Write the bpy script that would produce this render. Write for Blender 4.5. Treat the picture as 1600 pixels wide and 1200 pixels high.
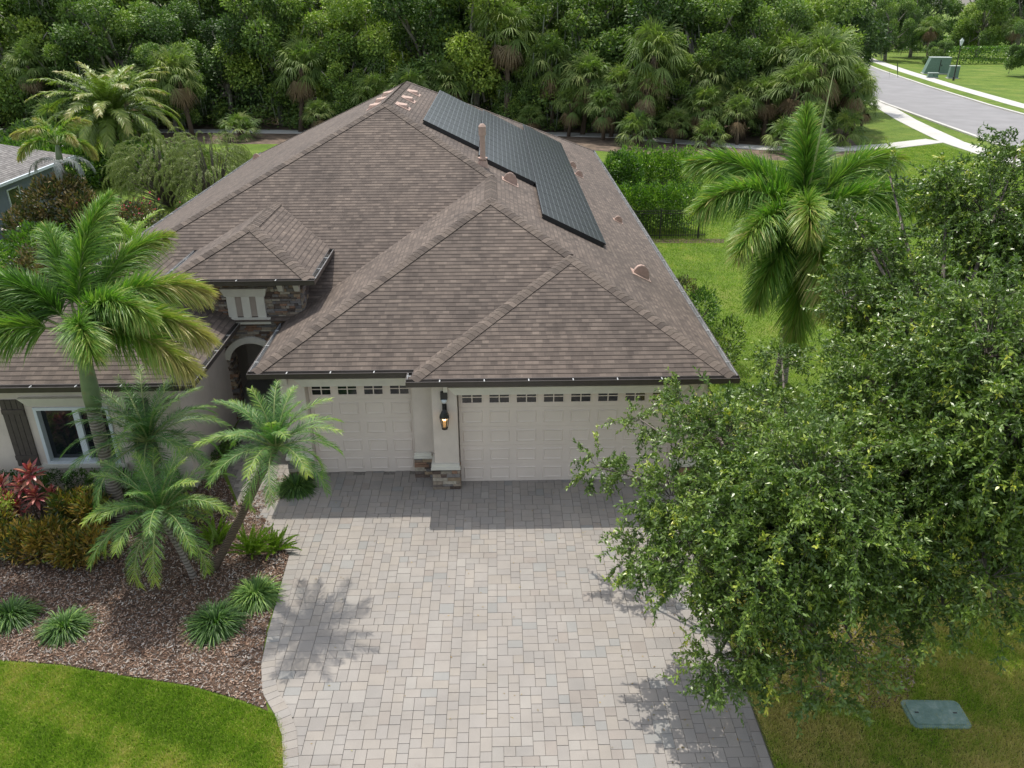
import bpy, math, random
import numpy as np
from mathutils import Vector, Matrix
for o in list(bpy.data.objects): bpy.data.objects.remove(o)
S = bpy.context.scene; COL = S.collection
R_ = math.radians
# ------------------------------------------------------------ camera, sky, sun, exposure
cam_d = bpy.data.cameras.new('camera'); cam = bpy.data.objects.new('camera', cam_d); COL.objects.link(cam)
right = Vector((0.999799, -0.019606, -0.004177)); down = Vector((-0.012265, -0.433480, -0.901080)); fwd = Vector((0.015856, 0.900950, -0.433634))
m = Matrix((right, -down, -fwd)).transposed().to_4x4(); m.translation = (0.917, -16.234, 10.352)
cam.matrix_world = m
cam_d.sensor_width = 36; cam_d.lens = 1266.75/1600*36; cam_d.clip_start = .1; cam_d.clip_end = 3000
S.camera = cam
S.render.resolution_x = 1024; S.render.resolution_y = 768
SUNV = Vector((-.48, 1.25, 2.9)).normalized()
W = bpy.data.worlds.new('World'); S.world = W; W.use_nodes = True
wn = W.node_tree; bg = wn.nodes['Background']; sky = wn.nodes.new('ShaderNodeTexSky')
sky.sky_type = 'NISHITA'; sky.sun_disc = False
sky.sun_elevation = math.asin(SUNV.z); sky.sun_rotation = math.atan2(SUNV.x, SUNV.y)
sky.air_density = 1.2; sky.dust_density = 2.0
hs = wn.nodes.new('ShaderNodeHueSaturation'); hs.inputs['Saturation'].default_value = .42; wn.links.new(sky.outputs[0], hs.inputs['Color']); wn.links.new(hs.outputs[0], bg.inputs[0]); bg.inputs[1].default_value = .15
sl = bpy.data.lights.new('sun', 'SUN'); sl.energy = 2.45; sl.angle = R_(.45); sl.color = (1, .95, .86)
so = bpy.data.objects.new('sun', sl); COL.objects.link(so); so.rotation_euler = SUNV.to_track_quat('Z', 'Y').to_euler(); so.location = (0, 0, 60)
S.view_settings.view_transform = 'Standard'; S.view_settings.look = 'None'; S.view_settings.exposure = .70; S.view_settings.gamma = 1
S.render.engine = 'CYCLES'

# ------------------------------------------------------------ materials
def newmat(name):
    mt = bpy.data.materials.new(name); mt.use_nodes = True; nt = mt.node_tree
    return mt, nt, nt.nodes['Principled BSDF']
def nd(nt, t, **kw):
    n = nt.nodes.new(t)
    for k, v in kw.items():
        if k.startswith('i_'): n.inputs[k[2:].replace('_', ' ')].default_value = v
        else: setattr(n, k, v)
    return n
def ramp(nt, fac, stops, interp='LINEAR'):
    r = nt.nodes.new('ShaderNodeValToRGB'); cr = r.color_ramp; cr.interpolation = interp
    while len(cr.elements) < len(stops): cr.elements.new(.5)
    for e, (p, c) in zip(cr.elements, stops): e.position = p; e.color = (*c, 1)
    nt.links.new(fac, r.inputs[0]); return r.outputs[0]
def mixc(nt, a, b, f, mode='MIX'):
    n = nt.nodes.new('ShaderNodeMix'); n.data_type = 'RGBA'; n.blend_type = mode
    for sock, v in ((n.inputs[0], f), (n.inputs[6], a), (n.inputs[7], b)):
        if hasattr(v, 'links') or isinstance(v, bpy.types.NodeSocket): nt.links.new(v, sock)
        elif isinstance(v, tuple): sock.default_value = (*v, 1)
        else: sock.default_value = v
    return n.outputs[2]
def math_(nt, op, a, b=None, c=None):
    n = nt.nodes.new('ShaderNodeMath'); n.operation = op
    for i, v in enumerate((a, b, c)):
        if v is None: continue
        if isinstance(v, bpy.types.NodeSocket): nt.links.new(v, n.inputs[i])
        else: n.inputs[i].default_value = v
    return n.outputs[0]
def noise(nt, scale, detail=4, rough=.55, coord=None, out=0):
    n = nt.nodes.new('ShaderNodeTexNoise'); n.inputs['Scale'].default_value = scale; n.inputs['Detail'].default_value = detail; n.inputs['Roughness'].default_value = rough
    if coord is None: coord = nt.nodes.new('ShaderNodeTexCoord').outputs['Object']
    nt.links.new(coord, n.inputs['Vector']); return n.outputs[out]
def bump(nt, h, b, strength=.3, dist=.02):
    n = nt.nodes.new('ShaderNodeBump'); n.inputs['Strength'].default_value = strength; n.inputs['Distance'].default_value = dist
    nt.links.new(h, n.inputs['Height']); nt.links.new(n.outputs[0], b.inputs['Normal'])
def plain(name, c, rough=.7, var=.12, scale=6, metal=0, bmp=0, spec=.5):
    mt, nt, b = newmat(name)
    f = noise(nt, scale)
    a = tuple(max(0, x*(1-var*1.6)) for x in c); d = tuple(min(1, x*(1+var)) for x in c)
    nt.links.new(ramp(nt, f, [(.3, a), (.7, d)]), b.inputs['Base Color'])
    b.inputs['Roughness'].default_value = rough; b.inputs['Metallic'].default_value = metal; b.inputs['Specular IOR Level'].default_value = spec
    if bmp: bump(nt, noise(nt, scale*12, 3), b, bmp, .01)
    return mt
def tinted(name, stops, rough=.45, trans=.25, spec=.5, bright=1., obj_var=0):
    """colour from the per-face 'tint' attribute; leaves also let light through"""
    mt, nt, b = newmat(name)
    at = nd(nt, 'ShaderNodeAttribute', attribute_name='tint')
    fac = at.outputs['Fac']
    if obj_var:
        oi = nt.nodes.new('ShaderNodeObjectInfo')
        fac = math_(nt, 'ADD', fac, math_(nt, 'MULTIPLY', math_(nt, 'SUBTRACT', oi.outputs['Random'], .5), obj_var))
    st = [(p, tuple(x*bright for x in c)) for p, c in stops]
    col = ramp(nt, fac, st); nt.links.new(col, b.inputs['Base Color'])
    b.inputs['Roughness'].default_value = rough; b.inputs['Specular IOR Level'].default_value = spec
    if trans:
        tr = nt.nodes.new('ShaderNodeBsdfTranslucent'); mx = nt.nodes.new('ShaderNodeMixShader'); mx.inputs[0].default_value = trans
        nt.links.new(mixc(nt, col, (1.0, 1.35, .45), 1., 'MULTIPLY'), tr.inputs[0])
        nt.links.new(b.outputs[0], mx.inputs[1]); nt.links.new(tr.outputs[0], mx.inputs[2])
        nt.links.new(mx.outputs[0], nt.nodes['Material Output'].inputs[0])
    return mt
M = {}
M['stucco'] = plain('stucco', (.60, .535, .475), .85, .05, 3, bmp=.25)
M['stucco_dark'] = plain('stucco_dark', (.34, .29, .25), .85, .05, 3, bmp=.2)
M['trim'] = plain('trim_paint', (.64, .62, .55), .6, .04, 4)
M['door'] = plain('door_paint', (.68, .60, .535), .5, .04, 1.2)
M['white'] = plain('white_vinyl', (.62, .68, .72), .4, .03)
M['glass'] = plain('window_glass', (.010, .014, .018), .06, .1, 2, spec=.8)
M['shutter'] = plain('shutter_paint', (.075, .062, .056), .6, .12, 9)
M['gutter'] = plain('gutter_brown', (.055, .045, .040), .4, .1)
M['gutter_in'] = plain('gutter_inside', (.42, .43, .43), .5, .25, 3)
M['drip'] = plain('soffit', (.40, .36, .31), .8, .04)
M['vent'] = plain('vent_clay', (.42, .295, .24), .75, .10, 12)
M['black'] = plain('black_metal', (.018, .017, .017), .4, .1)
M['solar_frame'] = plain('solar_frame', (.015, .016, .018), .4, .05)
M['concrete'] = plain('concrete', (.50, .49, .46), .9, .07, .6, bmp=.1)
M['pale_bark'] = plain('pale_bark', (.26, .24, .21), .9, .3, 3)
M['bark'] = plain('bark', (.14, .12, .10), .9, .35, 5, bmp=.6)
M['moss'] = tinted('spanish_moss', [(0, (.10, .12, .09)), (1, (.22, .24, .18))], .9, .1)
M['dark_in'] = plain('dark_wood_door', (.05, .03, .022), .5, .2)
def attr_mat(name, rough=.8, spec=.4, nscale=30, namt=.25, bmp=.3):
    mt, nt, b = newmat(name)
    at = nd(nt, 'ShaderNodeAttribute', attribute_name='fcol')
    n = ramp(nt, noise(nt, nscale), [(.25, (1-namt,)*3), (.75, (1+namt*.6,)*3)])
    nt.links.new(mixc(nt, at.outputs['Color'], n, 1., 'MULTIPLY'), b.inputs['Base Color'])
    b.inputs['Roughness'].default_value = rough; b.inputs['Specular IOR Level'].default_value = spec
    if bmp: bump(nt, noise(nt, nscale*4, 3), b, bmp, .006)
    return mt
M['stone'] = attr_mat('ledge_stone', .85, .3, 14, .35, .6)
M['chips'] = attr_mat('mulch_chips', .95, .2, 40, .2, 0)
# pavers: colour per stone, worn and stained a little over the whole drive
mt, nt, b = newmat('pavers'); at = nd(nt, 'ShaderNodeAttribute', attribute_name='fcol')
n1 = ramp(nt, noise(nt, 1.1, 5, .6), [(.3, (.86, .86, .86)), (.7, (1.06, 1.05, 1.04))])
n2 = ramp(nt, noise(nt, 90, 2, .7), [(.3, (.86, .86, .86)), (.72, (1.12, 1.12, 1.12))])
st = ramp(nt, noise(nt, 2.1, 6, .72), [(.60, (1, 1, 1)), (.74, (.78, .75, .72))])
c = mixc(nt, mixc(nt, mixc(nt, at.outputs['Color'], n1, 1., 'MULTIPLY'), n2, 1., 'MULTIPLY'), st, .7, 'MULTIPLY')
nt.links.new(c, b.inputs['Base Color']); b.inputs['Roughness'].default_value = .85; bump(nt, noise(nt, 160, 2), b, .25, .004)
M['paver'] = mt
M['joint'] = plain('joint_sand', (.20, .185, .165), .95, .3, 20)
M['road'] = plain('asphalt', (.235, .23, .235), .9, .08, .5, bmp=.1)
M['soil'] = plain('soil', (.085, .055, .038), .95, .3, 4, bmp=.4)
M['path_dirt'] = plain('litter', (.14, .10, .07), .95, .4, 1.5)
# shingles from UVs in metres
def shingle_mat(name, bright=1., grey=False):
    mt, nt, b = newmat(name)
    uv = nt.nodes.new('ShaderNodeUVMap'); uv.uv_map = 'UVMap'
    sx = nt.nodes.new('ShaderNodeSeparateXYZ'); nt.links.new(uv.outputs[0], sx.inputs[0]); u, v = sx.outputs[0], sx.outputs[1]
    row = math_(nt, 'FLOOR', math_(nt, 'DIVIDE', v, .127)); fr = math_(nt, 'FRACT', math_(nt, 'DIVIDE', v, .127))
    wn1 = nd(nt, 'ShaderNodeTexWhiteNoise', noise_dimensions='1D'); nt.links.new(row, wn1.inputs['W'])
    def cell(width, seed):
        uu = math_(nt, 'ADD', math_(nt, 'DIVIDE', u, width), math_(nt, 'MULTIPLY', wn1.outputs['Value'], 7.3+seed))
        cu = math_(nt, 'FLOOR', uu); cx = nt.nodes.new('ShaderNodeCombineXYZ'); nt.links.new(cu, cx.inputs[0]); nt.links.new(row, cx.inputs[1]); cx.inputs[2].default_value = seed
        w = nd(nt, 'ShaderNodeTexWhiteNoise', noise_dimensions='3D'); nt.links.new(cx.outputs[0], w.inputs['Vector']); return w.outputs['Value'], math_(nt, 'FRACT', uu)
    a, _ = cell(.23, 1.); c2, fu = cell(.15, 5.)
    mixf = math_(nt, 'ADD', math_(nt, 'MULTIPLY', a, .35), math_(nt, 'MULTIPLY', c2, .65))
    cs = [(.0, (.072, .058, .050)), (.4, (.104, .084, .072)), (.7, (.128, .103, .087)), (1., (.172, .139, .116))]
    if grey: cs = [(.0, (.13, .125, .12)), (.5, (.2, .19, .185)), (1., (.28, .27, .26))]
    col = ramp(nt, mixf, [(p, tuple(x*bright for x in c)) for p, c in cs])
    # printed shadow line and butt edge, broken up tab by tab
    line = math_(nt, 'LESS_THAN', fr, math_(nt, 'ADD', .03, math_(nt, 'MULTIPLY', math_(nt, 'POWER', c2, 1.3), .25)))
    col = mixc(nt, col, (.050, .040, .036), math_(nt, 'MULTIPLY', line, .55))
    side = math_(nt, 'LESS_THAN', fu, .045)
    col = mixc(nt, col, (.06, .046, .04), math_(nt, 'MULTIPLY', side, .2))
    tc = nt.nodes.new('ShaderNodeTexCoord').outputs['Object']
    mp = nt.nodes.new('ShaderNodeMapping'); mp.inputs['Scale'].default_value = (1.5, .28, .28); nt.links.new(tc, mp.inputs[0])
    stn = ramp(nt, noise(nt, 1.1, 5, .62, mp.outputs[0]), [(.52, (1, 1, 1)), (.74, (.58, .58, .60))])
    col = mixc(nt, col, stn, .75, 'MULTIPLY')
    big = ramp(nt, noise(nt, .35, 3, .5, tc), [(.3, (.9, .9, .9)), (.7, (1.1, 1.08, 1.06))]); col = mixc(nt, col, big, 1., 'MULTIPLY')
    grit = ramp(nt, noise(nt, 110, 2, .7, tc), [(.3, (.80, .80, .80)), (.7, (1.2, 1.2, 1.2))]); col = mixc(nt, col, grit, 1., 'MULTIPLY')
    nt.links.new(col, b.inputs['Base Color']); b.inputs['Roughness'].default_value = .9; b.inputs['Specular IOR Level'].default_value = .3
    bump(nt, noise(nt, 140, 2, .7, tc), b, .4, .004)
    return mt
M['shingle'] = shingle_mat('shingles', 1.08); M['shingle_grey'] = shingle_mat('grey_shingles', 1.0, True)
M['cap'] = attr_mat('cap_shingles', .9, .3, 40, .25, .4)
# solar cells
mt, nt, b = newmat('solar_cells'); uv = nt.nodes.new('ShaderNodeUVMap'); uv.uv_map = 'UVMap'
sx = nt.nodes.new('ShaderNodeSeparateXYZ'); nt.links.new(uv.outputs[0], sx.inputs[0])
fv = math_(nt, 'FRACT', math_(nt, 'MULTIPLY', sx.outputs[1], 12)); fu = math_(nt, 'FRACT', math_(nt, 'MULTIPLY', sx.outputs[0], 6))
l1 = math_(nt, 'LESS_THAN', fv, .085); l2 = math_(nt, 'LESS_THAN', fu, .03)
c = mixc(nt, (.004, .005, .007), (.125, .14, .15), l1); c = mixc(nt, c, (.05, .06, .065), math_(nt, 'MULTIPLY', l2, .6))
nt.links.new(c, b.inputs['Base Color']); b.inputs['Roughness'].default_value = .3; b.inputs['Specular IOR Level'].default_value = .22
M['solar'] = mt
# grass ground: fresh, darker green and dry patches
def ground_mat():
    mt, nt, b = newmat('lawn_ground'); tc = nt.nodes.new('ShaderNodeTexCoord').outputs['Object']
    g = ramp(nt, noise(nt, .35, 6, .6, tc), [(.30, (.075, .13, .018)), (.5, (.12, .185, .026)), (.62, (.155, .205, .036)), (.80, (.25, .23, .09))])
    f = ramp(nt, noise(nt, 14, 5, .75, tc), [(.25, (.62, .66, .6)), (.75, (1.3, 1.26, 1.2))])
    f2 = ramp(nt, noise(nt, 2.2, 4, .6, tc), [(.3, (.8, .85, .8)), (.7, (1.12, 1.1, 1.1))])
    c = mixc(nt, mixc(nt, g, f, 1., 'MULTIPLY'), f2, 1., 'MULTIPLY')
    nt.links.new(c, b.inputs['Base Color']); b.inputs['Roughness'].default_value = .9; b.inputs['Specular IOR Level'].default_value = .2
    bump(nt, noise(nt, 30, 4, .7, tc), b, .8, .05); return mt
M['lawn'] = ground_mat()
G = lambda *a: list(zip([i/(len(a)-1) for i in range(len(a))], a))
M['blade'] = tinted('grass_blades', G((0.079, 0.144, 0.015), (0.186, 0.301, 0.027), (0.287, 0.403, 0.042), (0.459, 0.432, 0.122), (0.604, 0.489, 0.208)), .6, .3, .3)
M['oak'] = tinted('oak_leaves', G((0.045, 0.082, 0.019), (0.081, 0.144, 0.028), (0.148, 0.23, 0.041), (0.3, 0.376, 0.049), (0.54, 0.528, 0.065)), .36, .16, .5)
M['wood'] = tinted('wood_leaves', G((0.043, 0.081, 0.025), (0.087, 0.155, 0.04), (0.155, 0.243, 0.057), (0.254, 0.351, 0.064), (0.368, 0.446, 0.078)), .55, .18, .35, 1.0, .5)
M['sabal'] = tinted('fan_leaves', G((0.056, 0.094, 0.027), (0.106, 0.169, 0.045), (0.188, 0.25, 0.069), (0.325, 0.338, 0.1)), .6, .25, .3, 1.05, .2)
M['dead'] = tinted('dead_fronds', G((.10, .07, .04), (.24, .17, .10), (.34, .27, .18)), .9, .1, .2)
M['foxtail'] = tinted('foxtail_leaves', G((0.041, 0.099, 0.019), (0.087, 0.192, 0.027), (0.162, 0.298, 0.043), (0.29, 0.37, 0.076), (0.44, 0.37, 0.139)), .48, .28, .4)
M['date'] = tinted('date_leaves', G((0.031, 0.088, 0.027), (0.065, 0.162, 0.043), (0.132, 0.257, 0.055), (0.31, 0.405, 0.061), (0.466, 0.486, 0.085)), .48, .25, .4)
M['canary'] = tinted('canary_leaves', G((0.065, 0.117, 0.026), (0.143, 0.221, 0.039), (0.26, 0.325, 0.065), (0.39, 0.312, 0.117)), .4, .25, .5)
M['grey_frond'] = tinted('grey_fronds', G((.12, .13, .12), (.28, .30, .29)), .8, .1, .3)
M['hedge'] = tinted('hedge_leaves', G((0.03, 0.068, 0.014), (0.074, 0.155, 0.022), (0.149, 0.27, 0.032), (0.282, 0.419, 0.047)), .35, .25, .5)
M['croton'] = tinted('croton_leaves', G((0.04, 0.072, 0.019), (0.112, 0.12, 0.029), (0.256, 0.152, 0.032), (0.416, 0.272, 0.048), (0.16, 0.224, 0.048)), .35, .2, .5)
M['bronze'] = tinted('bronze_leaves', G((0.03, 0.053, 0.018), (0.083, 0.09, 0.03), (0.195, 0.12, 0.053), (0.3, 0.255, 0.105)), .3, .15, .6)
M['ti'] = tinted('ti_leaves', G((0.152, 0.025, 0.038), (0.38, 0.063, 0.076), (0.531, 0.152, 0.139), (0.582, 0.405, 0.215)), .35, .25, .5)
M['lime'] = tinted('lime_leaves', G((.12, .17, .03), (.30, .36, .06), (.45, .48, .12)), .4, .25, .4)
M['liriope'] = tinted('liriope_leaves', G((0.021, 0.059, 0.014), (0.049, 0.119, 0.022), (0.119, 0.231, 0.042), (0.28, 0.406, 0.084)), .5, .2, .35)
M['fern'] = tinted('fern_leaves', G((0.084, 0.156, 0.014), (0.18, 0.288, 0.026), (0.324, 0.432, 0.048)), .45, .3, .4)
M['weep'] = tinted('weeping_leaves', G((0.102, 0.145, 0.043), (0.232, 0.275, 0.087), (0.392, 0.406, 0.174)), .5, .2, .4)
M['flower'] = tinted('pink_flowers', G((.45, .03, .10), (.60, .10, .18)), .5, .3, .3)
# palm trunks
def trunk_mat(name, c1, c2, ring=9.):
    mt, nt, b = newmat(name); tc = nt.nodes.new('ShaderNodeTexCoord').outputs['Object']
    w = nt.nodes.new('ShaderNodeTexWave'); w.bands_direction = 'Z'; w.inputs['Scale'].default_value = ring/6.28*3; w.inputs['Distortion'].default_value = 1.6; w.inputs['Detail'].default_value = 2
    nt.links.new(tc, w.inputs[0])
    c = mixc(nt, ramp(nt, w.outputs[1], [(.0, tuple(x*.45 for x in c1)), (.22, c1), (1, c2)]), ramp(nt, noise(nt, 9, 4, .6, tc), [(.3, (.75,)*3), (.7, (1.15,)*3)]), 1., 'MULTIPLY')
    nt.links.new(c, b.inputs['Base Color']); b.inputs['Roughness'].default_value = .9; bump(nt, w.outputs[1], b, .5, .02); return mt
M['ring_trunk'] = trunk_mat('ringed_trunk', (.20, .175, .15), (.29, .26, .23))
M['rough_trunk'] = trunk_mat('rough_trunk', (.085, .06, .042), (.17, .125, .09), 16)
mt, nt, b = newmat('crownshaft'); tc = nt.nodes.new('ShaderNodeTexCoord').outputs['Object']
nt.links.new(mixc(nt, ramp(nt, noise(nt, 3, 3, .5, tc), [(.3, (.12, .17, .085)), (.7, (.21, .27, .15))]), (.20, .11, .05), math_(nt, 'MULTIPLY', ramp(nt, noise(nt, 6, 3, .5, tc), [(.6, (0, 0, 0)), (.75, (1, 1, 1))]), .5)), b.inputs['Base Color']); b.inputs['Roughness'].default_value = .4
M['shaft'] = mt

# ------------------------------------------------------------ mesh helpers
def link(name, me, parent=None, loc=None):
    o = bpy.data.objects.new(name, me); COL.objects.link(o)
    if parent: o.parent = parent
    if loc is not None: o.location = loc
    return o
def tag(o, label=None, cat=None, group=None, kind=None):
    if label: o['label'] = label
    if cat: o['category'] = cat
    if group: o['group'] = group
    if kind: o['kind'] = kind
    return o
def thing(name, label, cat, loc=(0, 0, 0), rz=0, group=None):
    o = bpy.data.objects.new(name, None); COL.objects.link(o); o.location = loc; o.rotation_euler = (0, 0, rz); o.empty_display_size = .3
    return tag(o, label, cat, group)
def big_mesh(name, V, F, mats, tint=None, fcol=None, mi=None, smooth=False):
    """V (n,3), F (m,k) with equal k"""
    V = np.ascontiguousarray(V, dtype=np.float32); F = np.ascontiguousarray(F, dtype=np.int32)
    me = bpy.data.meshes.new(name); k = F.shape[1]
    me.vertices.add(len(V)); me.vertices.foreach_set('co', V.ravel())
    me.loops.add(F.size); me.loops.foreach_set('vertex_index', F.ravel())
    me.polygons.add(len(F)); me.polygons.foreach_set('loop_start', np.arange(0, F.size, k, dtype=np.int32))
    try: me.polygons.foreach_set('loop_total', np.full(len(F), k, dtype=np.int32))
    except Exception: pass
    for q in (mats if isinstance(mats, (list, tuple)) else [mats]): me.materials.append(M[q] if isinstance(q, str) else q)
    if mi is not None: me.polygons.foreach_set('material_index', np.asarray(mi, dtype=np.int32))
    me.update(calc_edges=True)
    if smooth: me.polygons.foreach_set('use_smooth', np.ones(len(F), dtype=bool))
    if tint is not None:
        a = me.attributes.new('tint', 'FLOAT', 'FACE'); a.data.foreach_set('value', np.clip(np.asarray(tint, dtype=np.float32), 0, 1))
    if fcol is not None:
        a = me.attributes.new('fcol', 'FLOAT_COLOR', 'FACE'); fc = np.ones((len(F), 4), dtype=np.float32); fc[:, :3] = fcol; a.data.foreach_set('color', fc.ravel())
    return me
class MB:
    def __init__(s): s.v = []; s.f = []; s.m = []; s.c = []; s.uv = []; s.useuv = False
    def face(s, pts, m=0, col=(1, 1, 1), uv=None):
        i = len(s.v); s.v += [tuple(p) for p in pts]; s.f.append(tuple(range(i, i+len(pts)))); s.m.append(m); s.c.append(col)
        s.uv.append(uv if uv else [(0, 0)]*len(pts)); s.useuv = s.useuv or uv is not None
    def box(s, x0, x1, y0, y1, z0, z1, m=0, col=(1, 1, 1)):
        P = [(x0, y0, z0), (x1, y0, z0), (x1, y1, z0), (x0, y1, z0), (x0, y0, z1), (x1, y0, z1), (x1, y1, z1), (x0, y1, z1)]
        s.hexa(P, m, col)
    def hexa(s, P, m=0, col=(1, 1, 1)):
        i = len(s.v); s.v += [tuple(p) for p in P]
        for q in ((3, 2, 1, 0), (4, 5, 6, 7), (0, 1, 5, 4), (1, 2, 6, 5), (2, 3, 7, 6), (3, 0, 4, 7)):
            s.f.append(tuple(i+k for k in q)); s.m.append(m); s.c.append(col); s.uv.append([(0, 0)]*4)
    def obox(s, c, ax, ay, az, m=0, col=(1, 1, 1)):
        """oriented box: centre and three half-axis vectors"""
        c = Vector(c); ax = Vector(ax); ay = Vector(ay); az = Vector(az)
        s.hexa([c-ax-ay-az, c+ax-ay-az, c+ax+ay-az, c-ax+ay-az, c-ax-ay+az, c+ax-ay+az, c+ax+ay+az, c-ax+ay+az], m, col)
    def tube(s, pts, rad, n=8, m=0, cap=True, col=(1, 1, 1)):
        pts = [Vector(p) for p in pts]; base = len(s.v); up = Vector((0, 0, 1))
        for i, p in enumerate(pts):
            t = (pts[min(i+1, len(pts)-1)]-pts[max(i-1, 0)]).normalized()
            a = t.cross(Vector((1, 0, 0)) if abs(t.x) < .8 else up).normalized(); b2 = t.cross(a)
            r = rad[i] if hasattr(rad, '__len__') else rad
            for k in range(n): w = 2*math.pi*k/n; s.v.append(tuple(p+(a*math.cos(w)+b2*math.sin(w))*r))
        for i in range(len(pts)-1):
            for k in range(n):
                k2 = (k+1) % n; s.f.append((base+i*n+k, base+i*n+k2, base+(i+1)*n+k2, base+(i+1)*n+k)); s.m.append(m); s.c.append(col); s.uv.append([(0, 0)]*4)
        if cap:
            for q in (tuple(base+k for k in range(n))[::-1], tuple(base+(len(pts)-1)*n+k for k in range(n))): s.f.append(q); s.m.append(m); s.c.append(col); s.uv.append([(0, 0)]*n)
    def mesh(s, name, mats, smooth=False):
        me = bpy.data.meshes.new(name); me.from_pydata(s.v, [], s.f)
        for q in (mats if isinstance(mats, (list, tuple)) else [mats]): me.materials.append(M[q])
        me.polygons.foreach_set('material_index', s.m)
        if smooth: me.polygons.foreach_set('use_smooth', [True]*len(s.f))
        a = me.attributes.new('fcol', 'FLOAT_COLOR', 'FACE'); a.data.foreach_set('color', np.array([(*c, 1) for c in s.c], dtype=np.float32).ravel())
        if s.useuv:
            ul = me.uv_layers.new(name='UVMap'); ul.data.foreach_set('uv', np.array([q for f in s.uv for q in f], dtype=np.float32).ravel())
        me.update(); return me
    def build(s, name, mats, parent=None, smooth=False, loc=None): return link(name, s.mesh(name, mats, smooth), parent, loc)
rng = np.random.default_rng(7); rnd = random.Random(5)
def unit(a): return a/np.maximum(np.linalg.norm(a, axis=-1, keepdims=True), 1e-9)
def rand_dirs(n, up=0.): 
    d = rng.normal(size=(n, 3)); d = unit(d); d[:, 2] += up; return unit(d)
def leaf_cards(P, D, L, Wd, up_bias=.5):
    """rhombic folded leaves: base P, direction D, length, width"""
    n = len(P); r = rng.normal(size=(n, 3)); r[:, 2] *= .5; S_ = unit(np.cross(D, unit(r)+np.array([0, 0, 1])*up_bias)); N = unit(np.cross(S_, D))
    L = np.broadcast_to(L, (n,))[:, None]; Wd = np.broadcast_to(Wd, (n,))[:, None]
    V = np.stack([P, P+D*L*.45+S_*Wd*.5+N*Wd*.12, P+D*L-N*L*.08, P+D*L*.45-S_*Wd*.5+N*Wd*.12], 1).reshape(-1, 3)
    return V, np.arange(n*4).reshape(n, 4)
def blades(P, D, S_, L, Wd, g, seg=3, wprof=None):
    """long narrow leaves bent by their weight: base, direction, side direction, length, width, sag"""
    n = len(P); L = np.broadcast_to(L, (n,))[:, None]; Wd = np.broadcast_to(Wd, (n,))[:, None]; g = np.broadcast_to(g, (n,))[:, None]
    rows = []
    for k in range(seg+1):
        t = k/seg; w = (wprof[k] if wprof else (1-t)**.6*(.45+.55*min(1, t*3)) if k < seg else .08)
        c = P+D*L*t; c = c-np.array([0, 0, 1.])*g*L*t*t; c = c-D*(g*L*t*t*.35)
        rows.append(c-S_*Wd*w*.5); rows.append(c+S_*Wd*w*.5)
    V = np.stack(rows, 1); F = np.array([[2*k, 2*k+1, 2*k+3, 2*k+2] for k in range(seg)])
    F = (np.arange(n)[:, None, None]*(2*(seg+1))+F[None]).reshape(-1, 4)
    return V.reshape(-1, 3), F
class Acc:
    def __init__(s): s.V = []; s.F = []; s.T = []; s.n = 0
    def add(s, VF, tint):
        V, F = VF; s.V.append(V); s.F.append(F+s.n); s.n += len(V)
        t = np.broadcast_to(tint, (len(F),)) if np.ndim(tint) == 0 or len(tint) == len(F) else np.repeat(tint, len(F)//len(tint)); s.T.append(t)
    def mesh(s, name, mat): return big_mesh(name, np.concatenate(s.V), np.concatenate(s.F), mat, tint=np.concatenate(s.T))
    def build(s, name, mat, parent=None, loc=None): return link(name, s.mesh(name, mat), parent, loc)

# ------------------------------------------------------------ ground sheets
def sheet(name, pts, z, mat, kind='structure', label=None, cat=None):
    b = MB(); b.face([(x, y, z) for x, y in pts]); o = b.build(name, mat); tag(o, label, cat, None, kind); return o
sheet('lawn', [(-400, -120), (400, -120), (400, 700), (-400, 700)], 0, 'lawn')
def strip(name, left, right, z, mat, th=.0):
    b = MB()
    for i in range(len(left)-1):
        q = [left[i], right[i], right[i+1], left[i+1]]; b.face([(x, y, z) for x, y in q])
        if th:
            for a, c in ((left[i], left[i+1]), (right[i+1], right[i])): b.face([(a[0], a[1], z), (c[0], c[1], z), (c[0], c[1], 0), (a[0], a[1], 0)])
    return tag(b.build(name, mat), kind='structure')
def offs(line, d):
    out = []
    for i, p in enumerate(line):
        a = Vector(line[max(i-1, 0)]); c = Vector(line[min(i+1, len(line)-1)]); t = (c-a).normalized(); out.append((p[0]+t.y*d, p[1]-t.x*d))
    return out
NC = [(37.6, -30), (37.9, 0), (38.1, 30), (38.7, 46), (39.6, 56), (41, 70), (43.6, 88), (47.5, 110), (52, 132), (58, 160), (70, 220)]
def dens(l, n=4):
    out = []
    for a, b in zip(l, l[1:]):
        for k in range(n): out.append((a[0]+(b[0]-a[0])*k/n, a[1]+(b[1]-a[1])*k/n))
    return out+[l[-1]]
NC = dens(NC, 3)
strip('road', NC, offs(NC, 9.6), .004, 'road')
strip('kerb', offs(NC, -.35), offs(NC, -.01), .11, 'concrete', 1); strip('kerb', offs(NC, 9.61), offs(NC, 9.95), .11, 'concrete', 1)
NS = dens([(35.2, -30), (35.3, 30), (34.9, 41), (34.9, 47), (36.0, 54), (36.9, 59.2), (38.4, 66), (39.6, 72), (43, 90), (47, 112), (53, 140)], 3)
strip('sidewalk', NS, offs(NS, 1.75), .03, 'concrete', 1)
FS = offs(NC, 12.0); strip('sidewalk', FS, offs(FS, 1.7), .03, 'concrete', 1)
PW = dens([(-60, 57), (-40, 56.5), (-23, 55.2), (-8, 53.5), (5.4, 52.3), (10.7, 51.0), (16, 47.4), (20.7, 44.9), (25, 44.0), (30, 45.2), (34.8, 47.6)], 4)
strip('footpath', offs(PW, .9), offs(PW, -.9), .034, 'concrete', 1)
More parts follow.
